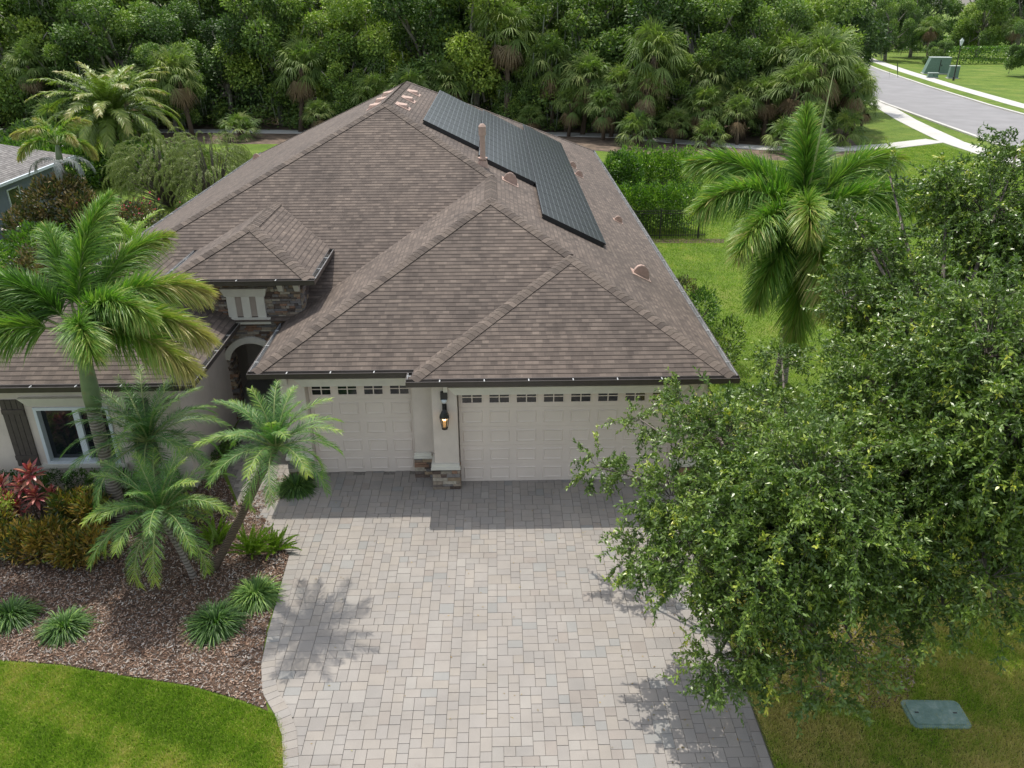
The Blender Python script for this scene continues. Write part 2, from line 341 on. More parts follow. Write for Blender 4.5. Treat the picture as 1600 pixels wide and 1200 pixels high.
# forest floor of leaf litter
sheet('forest_floor', [(-80, 50.5), (-30, 49.5), (-5, 47.5), (8, 44.5), (15, 40.8), (22, 39.9), (27, 42), (28, 46), (30, 54), (34, 72), (40, 100), (46, 130), (60, 200), (-80, 200)], .004, 'path_dirt')
bed_pts = [(-13, -5.0), (-9.2, -5.35), (-7.75, -5.5), (-6.72, -5.62), (-5.4, -5.92), (-4.25, -6.16), (-3.3, -6.5), (-2.85, -6.72), (-3.02, -6.37), (-3.2, -5.8), (-3.34, -4.9), (-3.38, -3.9), (-3.42, -2.74), (-3.9, -1.9), (-4.45, -1.1), (-3.95, -.6), (-3.95, .34), (-4.35, .34), (-5.0, -.9), (-5.7, .4), (-6.2, 1.6), (-6.2, -.1), (-13, -.1)]
sheet('planting_bed', bed_pts, .010, 'soil')
mt, nt, b_ = newmat('dry_lawn'); tc_ = nt.nodes.new('ShaderNodeTexCoord').outputs['Object']
c_ = mixc(nt, ramp(nt, noise(nt, .8, 6, .65, tc_), [(.3, (.10, .15, .03)), (.5, (.16, .19, .05)), (.65, (.24, .22, .09)), (.8, (.33, .28, .15))]), ramp(nt, noise(nt, 16, 5, .75, tc_), [(.25, (.6, .6, .6)), (.75, (1.25, 1.25, 1.2))]), 1., 'MULTIPLY')
nt.links.new(c_, b_.inputs['Base Color']); b_.inputs['Roughness'].default_value = .95; M['dry'] = mt
sheet('dry_ground', [(4.9, -12), (13, -12), (12.5, -6), (11.6, -1.5), (9.6, .5), (8.3, 3.5), (7.0, 3.0), (5.6, 0), (4.9, -1)], .0035, 'dry')
ring = [(6.7+1.7*math.cos(a)+.25*math.sin(3*a), -5.6+1.15*math.sin(a)+.15*math.cos(2*a)) for a in [i*math.pi/16 for i in range(32)]]
sheet('mulch_ring', ring, .010, 'soil')
sheet('mulch_strip', [(4.9, 20.1), (11.3, 19.9), (11.5, 20.6), (4.9, 20.9)], .008, 'soil')
sheet('mulch_strip', [(5.55, 0), (6.9, 0), (7.2, 12), (5.55, 12)], .008, 'soil')
# ------------------------------------------------------------ driveway pavers
left_edge = [(-4.5, .62), (-4.5, -1.2), (-3.95, -1.95), (-3.42, -2.74), (-3.36, -3.9), (-3.30, -4.9), (-3.22, -5.73), (-3.03, -6.37), (-2.73, -6.80), (-2.52, -7.21), (-2.36, -7.79), (-2.3, -8.6), (-2.3, -13)]
def edge_x(y, pts=left_edge):
    for a, c in zip(pts, pts[1:]):
        if c[1] <= y <= a[1]: return a[0]+(c[0]-a[0])*(a[1]-y)/(a[1]-c[1]+1e-9)
    return pts[0][0] if y > pts[0][1] else pts[-1][0]
sheet('driveway', left_edge+[(4.92, -13), (4.92, .3), (4.92, .62)], .006, 'joint')
def inside_drive(x, y, mrg=.0):
    return y < .5 and x > edge_x(y)+mrg and x < 4.9-.07
PV = [((.285, .262, .238), 8), ((.290, .265, .238), 5), ((.278, .258, .238), 6), ((.294, .267, .236), 2.0), ((.268, .251, .233), 3), ((.252, .248, .236), 1.3), ((.270, .242, .217), 1.2), ((.298, .279, .256), 2)]
def pcol():
    c = rnd.choices([q[0] for q in PV], [q[1] for q in PV])[0]; k = rnd.uniform(.95, 1.05); return tuple(x*k for x in c)
def paver(b, P, z, col):
    """P: four corners in plan, counter-clockwise"""
    cx = sum(p[0] for p in P)/4; cy = sum(p[1] for p in P)/4; dz = rnd.uniform(-.0015, .0015); tx = rnd.uniform(-.006, .006)
    def ins(p, d): v = Vector((cx-p[0], cy-p[1])); l = v.length; v = v/l*d; return (p[0]+v.x, p[1]+v.y)
    a = [ins(p, .002) for p in P]; t = [ins(p, .0065) for p in P]
    T = [(x, y, z+dz+(x-cx)*tx) for x, y in t]; A = [(x, y, z-.012) for x, y in a]; b.face(T, 0, col)
    for i in range(4): j = (i+1) % 4; b.face([A[i], A[j], T[j], T[i]], 0, col)
b = MB(); U = .090; nx, ny = int(10/U), int(10.8/U); X0, Y0 = -4.75, -10.2
occ = np.zeros((ny+4, nx+4), bool)
for j in range(ny):
    i = 0
    while i < nx:
        if occ[j, i]: i += 1; continue
        run = 0
        while i+run < nx+3 and not occ[j, i+run] and run < 8: run += 1
        ch = [(3, 2), (2, 2), (2, 3), (3, 3)]; wt = [5, 2.4, 2.2, 1.6]
        ok = [(q, w) for q, w in zip(ch, wt) if q[0] <= run and run-q[0] != 1]
        if not ok: ok = [((min(run, 2), 2), 1)]
        q = rnd.choices([o[0] for o in ok], [o[1] for o in ok])[0]
        # heights must leave no single-unit step beside a run in progress
        h = 1
        while h < q[1] and not occ[j+h, i:i+q[0]].any(): h += 1
        w_, h_ = q[0], h; occ[j:j+h_, i:i+w_] = True
        x, y = X0+i*U, Y0+j*U
        if y+h_*U < .6 and x+w_*U/2 > edge_x(y+h_*U/2)+(.10 if y < -2.2 else .02) and x < 4.71:
            xr = min(x+w_*U, 4.75); paver(b, [(x, y), (xr, y), (xr, y+h_*U), (x, y+h_*U)], .022, pcol())
        i += w_
# border courses
def course(b, line, w, step, side):
    pts = [Vector(p) for p in line]; d = 0; k = 0
    L = [0]
    for a, c in zip(pts, pts[1:]): L.append(L[-1]+(c-a).length)
    def at(s):
        for i in range(len(L)-1):
            if s <= L[i+1]: return pts[i].lerp(pts[i+1], (s-L[i])/(L[i+1]-L[i]))
        return pts[-1]
    def nrm(s):
        t = (at(min(s+.25, L[-1]))-at(max(s-.25, 0))).normalized(); return Vector((-t.y, t.x))*side
    s = 0
    while s+step < L[-1]:
        a, c = at(s), at(s+step); na, nc = nrm(s), nrm(s+step); q = [a, c, c+nc*w, a+na*w]
        if side < 0: q = [q[0], q[3], q[2], q[1]]
        paver(b, [(p.x, p.y) for p in q], .031, pcol()); s += step
course(b, left_edge[3:], .235, .155, 1); course(b, [(4.9, .2), (4.9, -12)], .155, .235, -1)
tag(b.build('driveway_pavers', 'paver'), kind='structure')
b = MB()   # front walk
sheet('entry_floor', [(-6.54, 3.31), (-4.13, 3.31), (-4.13, 5.99), (-6.54, 5.99)], .006, 'concrete')
sheet('front_walk', [(-4.5, .5), (-4.5, -1.2), (-4.95, -.9), (-5.6, .4), (-6.1, 1.7), (-6.1, 3.3), (-4.1, 3.3), (-4.1, .5)], .005, 'joint')
for j in range(28):
    y = -1.1+j*.16; x = -6.1+rnd.uniform(0, .1)
    while x < -4.0:
        w = rnd.choice([.16, .24]); lx = np.interp(y, [-1.2, -.9, .4, 1.7, 3.3], [-4.5, -4.95, -5.6, -6.1, -6.1])
        if x > lx: paver(b, [(x, y), (x+w, y), (x+w, y+.16), (x, y+.16)], .021, pcol())
        x += w
tag(b.build('front_walk_pavers', 'paver'), kind='structure')
# mulch chips
def chips(name, n, poly, ext, zc=.012, kind='stuff', label=None):
    from mathutils.geometry import intersect_point_tri_2d
    x = rng.uniform(ext[0], ext[1], n); y = rng.uniform(ext[2], ext[3], n); P = np.array(poly); inside = np.zeros(n, bool); k = len(P); j = k-1
    for i in range(k):
        c = ((P[i, 1] > y) != (P[j, 1] > y)) & (x < (P[j, 0]-P[i, 0])*(y-P[i, 1])/(P[j, 1]-P[i, 1]+1e-12)+P[i, 0]); inside ^= c; j = i
    x, y = x[inside], y[inside]; n = len(x); Pp = np.stack([x, y, zc+rng.uniform(0, .028, n)], 1)
    D = rand_dirs(n); D[:, 2] *= .28; D = unit(D); r = rand_dirs(n); r[:, 2] = abs(r[:, 2])+1.4; S_ = unit(np.cross(D, unit(r)))
    L = rng.uniform(.02, .075, n)[:, None]; w = rng.uniform(.010, .027, n)[:, None]
    V = np.stack([Pp-D*L*.5-S_*w*.5, Pp+D*L*.5-S_*w*.3, Pp+D*L*.5+S_*w*.5, Pp-D*L*.5+S_*w*.4], 1).reshape(-1, 3)
    pal = np.array([.98, 1.05, 1.1])*np.array([(.20, .115, .075), (.13, .07, .045), (.30, .20, .145), (.36, .29, .24), (.24, .20, .175), (.42, .36, .31), (.085, .05, .035), (.33, .21, .15)])
    c = pal[rng.choice(len(pal), n, p=[.2, .17, .17, .11, .1, .05, .12, .08])]*rng.uniform(.75, 1.2, (n, 1))
    tag(link(name, big_mesh(name, V, np.arange(n*4).reshape(n, 4), 'chips', fcol=c)), label or 'brown and grey bark mulch chips covering the planting bed', 'mulch', kind='stuff')
chips('bark_mulch', 98000, bed_pts, (-13, -2.7, -6.9, 2))
chips('bark_mulch', 9000, ring, (4.5, 9, -7.2, -4), label='leaf litter and bark mulch ring under the oak beside the driveway')

# ------------------------------------------------------------ house
house = thing('house', 'single storey beige stucco house with brown shingle hip roof and three car garage', 'house')
K = .49; ZE = 2.93; XL, XR, YB = -11.3, 5.95, 27.5
def plane_course(b, poly, updir, mi=0):
    """tile a planar roof polygon with lapped shingle courses; updir = horizontal unit vector pointing up the slope"""
    ud = Vector((updir[0], updir[1], 0)); P = [Vector(p) for p in poly]
    nrm = Vector((0, 0, 0))
    for i in range(1, len(P)-1): nrm += (P[i]-P[0]).cross(P[i+1]-P[0])
    nrm.normalize(); nrm = nrm if nrm.z > 0 else -nrm
    vax = (ud - nrm*ud.dot(nrm)).normalized(); uax = vax.cross(nrm).normalized(); o = min(P, key=lambda p: p.dot(vax))
    Q = [((p-o).dot(uax), (p-o).dot(vax)) for p in P]; vmax = max(q[1] for q in Q); C = .127; r = 0
    while r*C < vmax-1e-4:
        lo, hi = r*C, (r+1)*C; poly2 = Q
        for val, keep in ((lo, 1), (hi, -1)):
            out = []
            for i in range(len(poly2)):
                a, c = poly2[i], poly2[(i+1) % len(poly2)]; ia = (a[1]-val)*keep >= -1e-9; ic = (c[1]-val)*keep >= -1e-9
                if ia: out.append(a)
                if ia != ic: t = (val-a[1])/(c[1]-a[1]); out.append((a[0]+(c[0]-a[0])*t, val))
            poly2 = out
            if len(poly2) < 3: break
        if len(poly2) >= 3:
            f = lambda q: .008*(1-(q[1]-lo)/C)
            w = lambda q, h: o+uax*q[0]+vax*q[1]+nrm*h
            b.face([w(q, f(q)) for q in poly2], mi, uv=[(q[0], min(q[1], hi-1e-4)+1e-5) for q in poly2])
            for i in range(len(poly2)):
                a, c = poly2[i], poly2[(i+1) % len(poly2)]
                if abs(a[1]-lo) < 1e-6 and abs(c[1]-lo) < 1e-6 and abs(a[0]-c[0]) > .01:
                    b.face([w(a, -.004), w(c, -.004), w(c, .008), w(a, .008)], mi, uv=[(a[0], lo+.05), (c[0], lo+.05), (c[0], lo+.06), (a[0], lo+.06)])
        r += 1
def z_(d): return ZE+K*d
XM = (XL+XR)/2; HM = (XR-XL)/2
apex = (XM, 3.0+HM, z_(HM)); bapex = (XM, YB-HM, z_(HM))
X2, Y2 = -4.45, -.05; H2 = (XR-X2)/2; a2 = (X2+H2, Y2+H2, z_(H2)); r2e = (X2+H2, 3.0+(XR-X2-H2), z_(H2))
X3, Y3 = -.95, -.55; a3x = 2.70; a3 = (a3x, 3.02, z_(XR-a3x)); r3e = (a3x, Y2+(XR-a3x), z_(XR-a3x))
XW, YW = -5.7, -.58; HW = (XW-XL)/2; aw = (XL+HW, YW+HW, z_(HW)); rwe = (XL+HW, 3.0+HW, z_(HW))
TX0, TX1, TY, TZ = -7.2, -3.65, 2.75, 4.12; TH = (TX1-TX0)/2; ta = (TX0+TH, TY+TH, TZ+K*TH); te = (ta[0], 3.0+(ta[2]-ZE)/K+.05, ta[2])
b = MB()
plane_course(b, [(XL, 3, ZE), (XR, 3, ZE), apex], (0, 1))                                                            # main front
plane_course(b, [(XR, Y3, ZE), (XR, YB, ZE), bapex, apex, r2e, a2, r3e, a3], (-1, 0))                                 # whole right slope
plane_course(b, [(XL, YB, ZE), (XL, YW, ZE), aw, rwe, apex, bapex], (1, 0))                                           # whole left slope
plane_course(b, [(XR, YB, ZE), (XL, YB, ZE), bapex], (0, -1))
plane_course(b, [(X2, Y2, ZE), (XR, Y2, ZE), a2], (0, 1)); plane_course(b, [(X2, 3.4, ZE), (X2, Y2, ZE), a2, r2e], (1, 0))
plane_course(b, [(X3, Y3, ZE), (XR, Y3, ZE), a3], (0, 1)); plane_course(b, [(X3, Y2+.35, ZE), (X3, Y3, ZE), a3, r3e], (1, 0))
plane_course(b, [(XL, YW, ZE), (XW, YW, ZE), aw], (0, 1)); plane_course(b, [(XW, YW, ZE), (XW, 3.3, ZE), rwe, aw], (-1, 0))
yv = lambda z: 3.0+(z-ZE)/K
plane_course(b, [(TX0, TY, TZ), (TX1, TY, TZ), ta], (0, 1))
plane_course(b, [(TX1, TY, TZ), (TX1, yv(TZ)+.03, TZ), te, ta], (-1, 0)); plane_course(b, [(TX0, yv(TZ)+.03, TZ), (TX0, TY, TZ), ta, te], (1, 0))
roof = b.build('roof', 'shingle', house)
# ridge and hip caps
CAPC = [(.122, .098, .082), (.138, .111, .092), (.108, .087, .073), (.092, .074, .063), (.150, .120, .100)]
def caps(b, A, B, s=.14, w=.165, slope=K):
    A = Vector(A); B = Vector(B); d = (B-A); L = d.length; t = d/L; side = t.cross(Vector((0, 0, 1))).normalized(); n = side.cross(t).normalized()
    k = int(L/s)+1; hip = abs(t.z) > .05; drop = (w*.30 if hip else w*.44)
    for i in range(k):
        p0 = A+t*(i*s); p1 = A+t*min(L, i*s+s*1.25); c = rnd.choice(CAPC); f = rnd.uniform(.85, 1.12); c = tuple(x*f for x in c)
        h0, h1 = .024, .016
        q = [p0-side*w+n*(h0-drop), p0+n*h0, p0+side*w+n*(h0-drop), p1-side*w+n*(h1-drop), p1+n*h1, p1+side*w+n*(h1-drop)]
        b.face([q[0], q[1], q[4], q[3]], 0, c); b.face([q[1], q[2], q[5], q[4]], 0, c)
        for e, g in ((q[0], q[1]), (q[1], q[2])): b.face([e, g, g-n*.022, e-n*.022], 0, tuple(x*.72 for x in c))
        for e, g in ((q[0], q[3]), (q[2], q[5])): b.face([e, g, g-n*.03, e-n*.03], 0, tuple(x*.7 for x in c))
b = MB()
E3 = lambda x, y: (x, y, ZE)
for A, B in ((E3(XL, 3.0+0), apex),):
    A = Vector(rwe); caps(b, A, apex)
caps(b, r2e, apex); caps(b, apex, bapex); caps(b, E3(XR, YB), bapex); caps(b, E3(XL, YB), bapex)
caps(b, E3(X2, Y2), a2); caps(b, r3e, a2); caps(b, a2, r2e); caps(b, E3(X3, Y3), a3); caps(b, E3(XR, Y3), a3); caps(b, a3, r3e)
caps(b, E3(XL, YW), aw); caps(b, E3(XW, YW), aw); caps(b, aw, rwe)
caps(b, (TX0, TY, TZ), ta); caps(b, (TX1, TY, TZ), ta); caps(b, ta, te)
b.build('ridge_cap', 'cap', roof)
# soffits, sheets just under the eaves
b = MB()
def soff(x0, x1, y0, y1, z): b.box(x0, x1, y0, y1, z-.02, z)
soff(XL+.04, XR-.04, 3.31, YB-.04, ZE-.05); soff(X2+.04, X3-.0, Y2+.04, 3.3, ZE-.052); soff(X3+.002, XR-.04, Y3+.04, 3.3, ZE-.05); soff(XL+.04, XW-.04, YW+.04, 3.3, ZE-.05)
soff(TX0+.04, TX1-.04, TY+.04, yv(TZ)-.1, TZ-.05)
b.build('soffit', 'drip', house)
# gutters
def gutter(A, B, n, z, name='gutter'):
    A = Vector((*A, 0)); B = Vector((*B, 0)); n = Vector((*n, 0)); t = (B-A).normalized(); L = (B-A).length; c = (A+B)/2; up = Vector((0, 0, 1)); b = MB(); h = L/2
    b.obox(c+n*.004+up*(z-.075), t*h, n*.010, up*.085)                          # fascia
    b.obox(c+n*.115+up*(z-.065), t*h, n*.006, up*.060)                          # outer face
    b.obox(c+n*.128+up*(z-.012), t*h, n*.006, up*.010, 0)                      # rolled lip
    b.obox(c+n*.062+up*(z-.128), t*h, n*.052, up*.004)                          # bottom
    b.obox(c+n*.0625+up*(z-.118), t*(h-.01), n*.0465, up*.003, 1)               # light inside
    b.obox(c+n*.104+up*(z-.062), t*(h-.01), n*.0035, up*.052, 1)
    for e in (A, B): b.obox(e+n*.062+up*(z-.065), t*.004, n*.056, up*.062)
    k = max(1, int(L/.95)); s0 = (L-(k-1)*.95)/2 if k > 1 else L/2
    for i in range(k):
        p = A+t*(s0+i*.95); b.obox(p+n*.062+up*(z-.006), t*.012, n*.062, up*.004, 1); b.obox(p+n*.062+up*(z-.02), t*.005, n*.055, up*.010, 1)
    o = b.build(name, ['gutter', 'gutter_in', 'white'], house); return o
ZG = ZE+.005
gutter((X3-.12, Y3), (XR+.12, Y3), (0, -1), ZG); gutter((X2-.12, Y2), (X3-.001, Y2), (0, -1), ZG); gutter((X3, Y3+.01), (X3, Y2-.13), (-1, 0), ZG)
gutter((XR, Y3+.01), (XR, YB), (1, 0), ZG); gutter((XL, YW+.01), (XL, YB), (-1, 0), ZG); gutter((X2, Y2+.01), (X2, 2.9), (-1, 0), ZG)
gutter((XL-.12, YW), (XW+.12, YW), (0, -1), ZG); gutter((XW, YW+.01), (XW, 2.9), (1, 0), ZG)
gutter((TX0-.12, TY), (TX1+.12, TY), (0, -1), TZ+.005); gutter((TX1, TY+.01), (TX1, yv(TZ)-.12), (1, 0), TZ+.005); gutter((TX0, TY+.01), (TX0, yv(TZ)-.12), (-1, 0), TZ+.005)
# walls
b = MB(); Z1 = ZE-.072
b.box(-10.85, -6.15, .05, 3.25, 0, Z1); b.box(-10.85, -6.55, 3.25, 27.05, 0, Z1); b.box(-4.0, 5.5, .62, 27.05, 0, Z1-.001); b.box(-6.55, -4.0, 6.0, 27.04, 0, Z1-.002)
b.box(-6.13, -4.0, 3.7, 5.99, Z1-.2, Z1-.003)
# wing front skin around the window
wx0, wx1, wz0, wz1 = -9.40, -7.75, .72, 2.16
for q in ((-10.85, wx0, 0, Z1), (wx1, -6.15, 0, Z1), (wx0, wx1, 0, wz0), (wx0, wx1, wz1, Z1)): b.box(q[0], q[1], -.1, .05, q[2], q[3])
# double garage front
b.box(-.57, -.02, -.3, .62, 0, Z1-.004); b.box(4.90, 5.5, -.3, .619, 0, Z1-.004); b.box(-.02, 4.90, -.27, .618, 2.46, Z1-.005)
# single garage front
b.box(-1.06, -.572, .22, .617, 0, Z1-.006); b.box(-4.0, -3.46, .22, .616, 0, Z1-.006); b.box(-3.46, -1.06, .25, .615, 2.46, Z1-.007)
b.box(-4.12, -4.0, .5, 3.3, 0, Z1-.3)
b.build('wall', 'stucco', house)
# garage doors
def garage_door(x0, x1, y, n, label):
    b = MB(); H = 2.46; b.box(x0, x1, y, y+.05, 0, H); w = (x1-x0)/n; sh = H/5
    b2 = MB()
    for r in range(5):
        z0 = r*sh; b.box(x0, x1, y-.006, y, z0+.006, z0+sh-.006)
        for c in range(n):
            a0, a1 = x0+c*w+.075, x0+(c+1)*w-.075; c0, c1 = z0+.095, z0+sh-.085; yy = y-.006
            if r < 4:
                # raised panel: sunk moulding ring, then a raised field
                o = [(a0, c0), (a1, c0), (a1, c1), (a0, c1)]; d = .02; e = .05
                i1 = [(a0+d, c0+d), (a1-d, c0+d), (a1-d, c1-d), (a0+d, c1-d)]; i2 = [(a0+e, c0+e), (a1-e, c0+e), (a1-e, c1-e), (a0+e, c1-e)]
                for k in range(4):
                    j = (k+1) % 4
                    b.face([(o[k][0], yy-.001, o[k][1]), (o[j][0], yy-.001, o[j][1]), (i1[j][0], yy-.016, i1[j][1]), (i1[k][0], yy-.016, i1[k][1])])
                    b.face([(i1[k][0], yy-.016, i1[k][1]), (i1[j][0], yy-.016, i1[j][1]), (i2[j][0], yy-.004, i2[j][1]), (i2[k][0], yy-.004, i2[k][1])])
                b.face([(p[0], yy-.004, p[1]) for p in i2])
            else:
                b2_ = (a0-.0, a1+.0, c0+.02, c1+.02)
    d = b.build('garage_door', 'door', house); d['label'] = label
    for c in range(n):
        a0, a1 = x0+c*w+.075, x0+(c+1)*w-.075; z0 = 4*sh; c0, c1 = z0+.115, z0+sh-.085
        b = MB(); b.box(a0, a1, y-.010, y-.007, c0, c1, 0)
        for xx in (a0-.012, (a0+a1)/2-.012, a1-.012): b.box(xx, xx+.024, y-.024, y-.0065, c0-.012, c1+.012, 1)
        for zz in (c0-.012, (c0+c1)/2-.010, c1-.012): b.box(a0+.0125, a1-.0125, y-.022, y-.0066, zz, zz+.022, 1)
        b.build('window', ['glass', 'door'], d)
garage_door(.0, 4.88, -.0, 8, 'wide beige raised panel garage door with eight small windows')
garage_door(-3.45, -1.07, .5, 4, 'narrow beige raised panel garage door with four small windows')
b = MB()   # stucco head trims over the doors and windows: wider at the top
def head(x0, x1, y, z0, z1, p0=.03, p1=.11, e=.14):
    b.hexa([(x0, y-p0, z0), (x1, y-p0, z0), (x1, y, z0), (x0, y, z0), (x0-e, y-p1, z1), (x1+e, y-p1, z1), (x1+e, y, z1), (x0-e, y, z1)])
for q in ((-.06, 4.94, -.302, 2.44, 2.66), (-3.50, -1.02, .218, 2.44, 2.66), (wx0-.1, wx1+.1, -.102, 2.2, 2.42)):
    b = MB(); head(*q); b.build('head_trim', 'trim', house)
# eave brackets
for x, y in ((-.30, -.3), (-3.9, .22), (5.3, -.3)):
    b = MB(); b.hexa([(x, y-.06, 2.5), (x+.09, y-.06, 2.5), (x+.09, y-.002, 2.46), (x, y-.002, 2.46), (x, y-.22, 2.84), (x+.09, y-.22, 2.84), (x+.09, y-.002, 2.84), (x, y-.002, 2.84)]); b.build('bracket', 'trim', house)
# stone work
SC = [(.22, .17, .13), (.29, .24, .19), (.15, .125, .11), (.33, .25, .17), (.18, .17, .17), (.24, .22, .21), (.12, .09, .075), (.37, .33, .27), (.26, .16, .11)]
def stones(b, O, u, n, W_, z0, z1, skip=None, proud=.05, rmin=.045, rmax=.10, lmin=.12, lmax=.5):
    O = Vector(O); u = Vector(u); n = Vector(n); z = z0
    while z < z1-.02:
        h = min(rnd.uniform(rmin, rmax), z1-z); x = -rnd.uniform(0, .1)
        while x < W_-.01:
            l = rnd.uniform(lmin, lmax); a, c = max(0, x), min(W_, x+l)
            if c-a > .02 and not (skip and skip((a+c)/2, z+h/2)):
                d = proud*rnd.uniform(.45, 1.); q = rnd.choice(SC); f = rnd.uniform(.8, 1.2)
                b.obox(O+u*((a+c)/2)+n*(d/2-.01)+Vector((0, 0, z+h/2)), u*((c-a)/2-.004), n*(d/2+.01), Vector((0, 0, h/2-.003)), 0, tuple(v*f for v in q))
            x += l
        z += h
b = MB()
for x0, x1, y, y2 in ((-.64, .0, -.3, .05), (4.86, 5.57, -.3, .05), (-1.10, -.64, .22, .5), (-4.06, -3.44, .22, .5)):
    stones(b, (x0, y, 0), (1, 0, 0), (0, -1, 0), x1-x0, .02, .56, proud=.07)
    if x1 > 5: stones(b, (x1-.07, y, 0), (0, 1, 0), (1, 0, 0), y2-y, .02, .56, proud=.07)
    if x1 == .0: stones(b, (-.57, .2, 0), (0, -1, 0), (-1, 0, 0), .5, .02, .56, proud=.07); stones(b, (-.02, -.3, 0), (0, 1, 0), (1, 0, 0), .28, .02, .56, proud=.03)
    b.build('stone_base', 'stone', house); b = MB()
stones(b, (-4.0, 3.1, 0), (0, -1, 0), (-1, 0, 0), 2.85, .02, 2.55, proud=.06)
b.build('stone_wall', 'stone', house)
for x0, x1, y, y2 in ((-.66, .01, -.3, .0), (4.87, 5.57, -.3, .0), (-1.10, -.665, .22, .5), (-4.08, -3.43, .22, .5)):
    b = MB(); b.box(x0, x1, y-.085, y-.003, .56, .62); b.box(x0+.02, x1-.02, y-.06, y-.003, .62, .70)
    if x0 == -.66: b.box(-.66, -.573, y-.002, .13, .56, .62); b.box(-.64, -.573, y-.002, .13, .62, .70)
    b.build('stone_cap', 'trim', house)
# entry tower in ledge stone
tw = MB(); tx0, tx1, ty = -6.85, -4.05, 3.2
ac, ar, az = -5.46, .60, 1.70      # arch centre, inner radius, springing
tw.box(tx0, ac-ar-.02, ty+.02, 3.7, 0, TZ-.08); tw.box(ac+ar+.02, tx1, ty+.02, 3.7, 0, TZ-.08)
N = 12
for i in range(N):
    a0, a1 = math.pi*i/N, math.pi*(i+1)/N; xa, xb = ac+(ar+.02)*math.cos(a0), ac+(ar+.02)*math.cos(a1); za, zb = az+(ar+.02)*math.sin(a0), az+(ar+.02)*math.sin(a1)
    tw.hexa([(xb, ty+.02, zb), (xa, ty+.02, za), (xa, 3.7, za), (xb, 3.7, zb), (xb, ty+.02, TZ-.08), (xa, ty+.02, TZ-.08), (xa, 3.7, TZ-.08), (xb, 3.7, TZ-.08)])
tw.box(tx0, tx1, 3.701, yv(TZ)-.3, ZE-.3, TZ-.081)
tower = tw.build('entry_tower', 'stucco_dark', house)
b = MB()
def arch_skip(x, z):
    X = tx0+x
    if abs(X-ac) < ar+.02 and z < az: return True
    if (X-ac)**2+(z-az)**2 < (ar+.04)**2 and z >= az: return True
    if abs(X-(-5.42)) < .48 and 2.98 < z < 3.6: return True
    return False
stones(b, (tx0, ty+.02, 0), (1, 0, 0), (0, -1, 0), tx1-tx0, .02, TZ-.08, arch_skip, proud=.075, lmin=.08, lmax=.36, rmin=.035, rmax=.08)
stones(b, (tx1, ty, 0), (0, 1, 0), (1, 0, 0), 2.4, ZE-.2, TZ-.08, None, proud=.06); stones(b, (tx0, ty+2.4, 0), (0, -1, 0), (-1, 0, 0), 2.4, ZE-.2, TZ-.08, None, proud=.06)
stones(b, (ac-ar-.02, 3.2, 0), (0, 1, 0), (1, 0, 0), .5, .02, az, None, proud=.04); stones(b, (ac+ar+.02, 3.7, 0), (0, -1, 0), (-1, 0, 0), .5, .02, az, None, proud=.04)
b.build('stone_veneer', 'stone', tower)
b = MB(); N = 16
for i in range(N):
    a0, a1 = math.radians(12)+math.radians(156)*i/N, math.radians(12)+math.radians(156)*(i+1)/N; P = []
    for zy in (ty-.115, ty+.0):
        P += [(ac+.60*math.cos(a1), zy, az+.60*math.sin(a1)), (ac+.60*math.cos(a0), zy, az+.60*math.sin(a0)), (ac+.76*math.cos(a0), zy, az+.76*math.sin(a0)), (ac+.76*math.cos(a1), zy, az+.76*math.sin(a1))]
    b.hexa(P)
b.build('arch_trim', 'trim', tower)
wc = -5.42; b = MB(); y = ty-.06   # window of the tower: frame with two recessed panes
b.box(wc-.47, wc-.26, y-.03, ty+.02, 3.0, 3.56); b.box(wc-.10, wc+.10, y-.03, ty+.02, 3.0, 3.56); b.box(wc+.26, wc+.47, y-.03, ty+.02, 3.0, 3.56)
b.box(wc-.26, wc+.26, y+.0, ty+.019, 3.02, 3.55, 1)
b.hexa([(wc-.5, y-.05, 3.56), (wc+.5, y-.05, 3.56), (wc+.5, ty, 3.56), (wc-.5, ty, 3.56), (wc-.58, y-.11, 3.78), (wc+.58, y-.11, 3.78), (wc+.58, ty, 3.78), (wc-.58, ty, 3.78)])
b.box(wc-.58, wc+.58, y-.09, ty+.01, 2.84, 3.0)
b.build('window', ['trim', 'stucco_dark'], tower)
for x, q in ((-4.55, 0), (-4.15, 0), (-6.7, 0)):
    b = MB(); b.hexa([(x, ty-.14, TZ-.42), (x+.12, ty-.14, TZ-.42), (x+.12, ty-.05, TZ-.46), (x, ty-.05, TZ-.46), (x-.02, ty-.32, TZ-.08), (x+.14, ty-.32, TZ-.08), (x+.14, ty-.05, TZ-.08), (x-.02, ty-.05, TZ-.08)]); b.build('bracket', 'trim', tower)
b = MB(); b.box(-5.95, -4.95, 5.90, 5.96, 0, 2.3); b.box(-5.85, -5.05, 5.87, 5.90, .15, 2.15); b.build('front_door', 'dark_in', house)
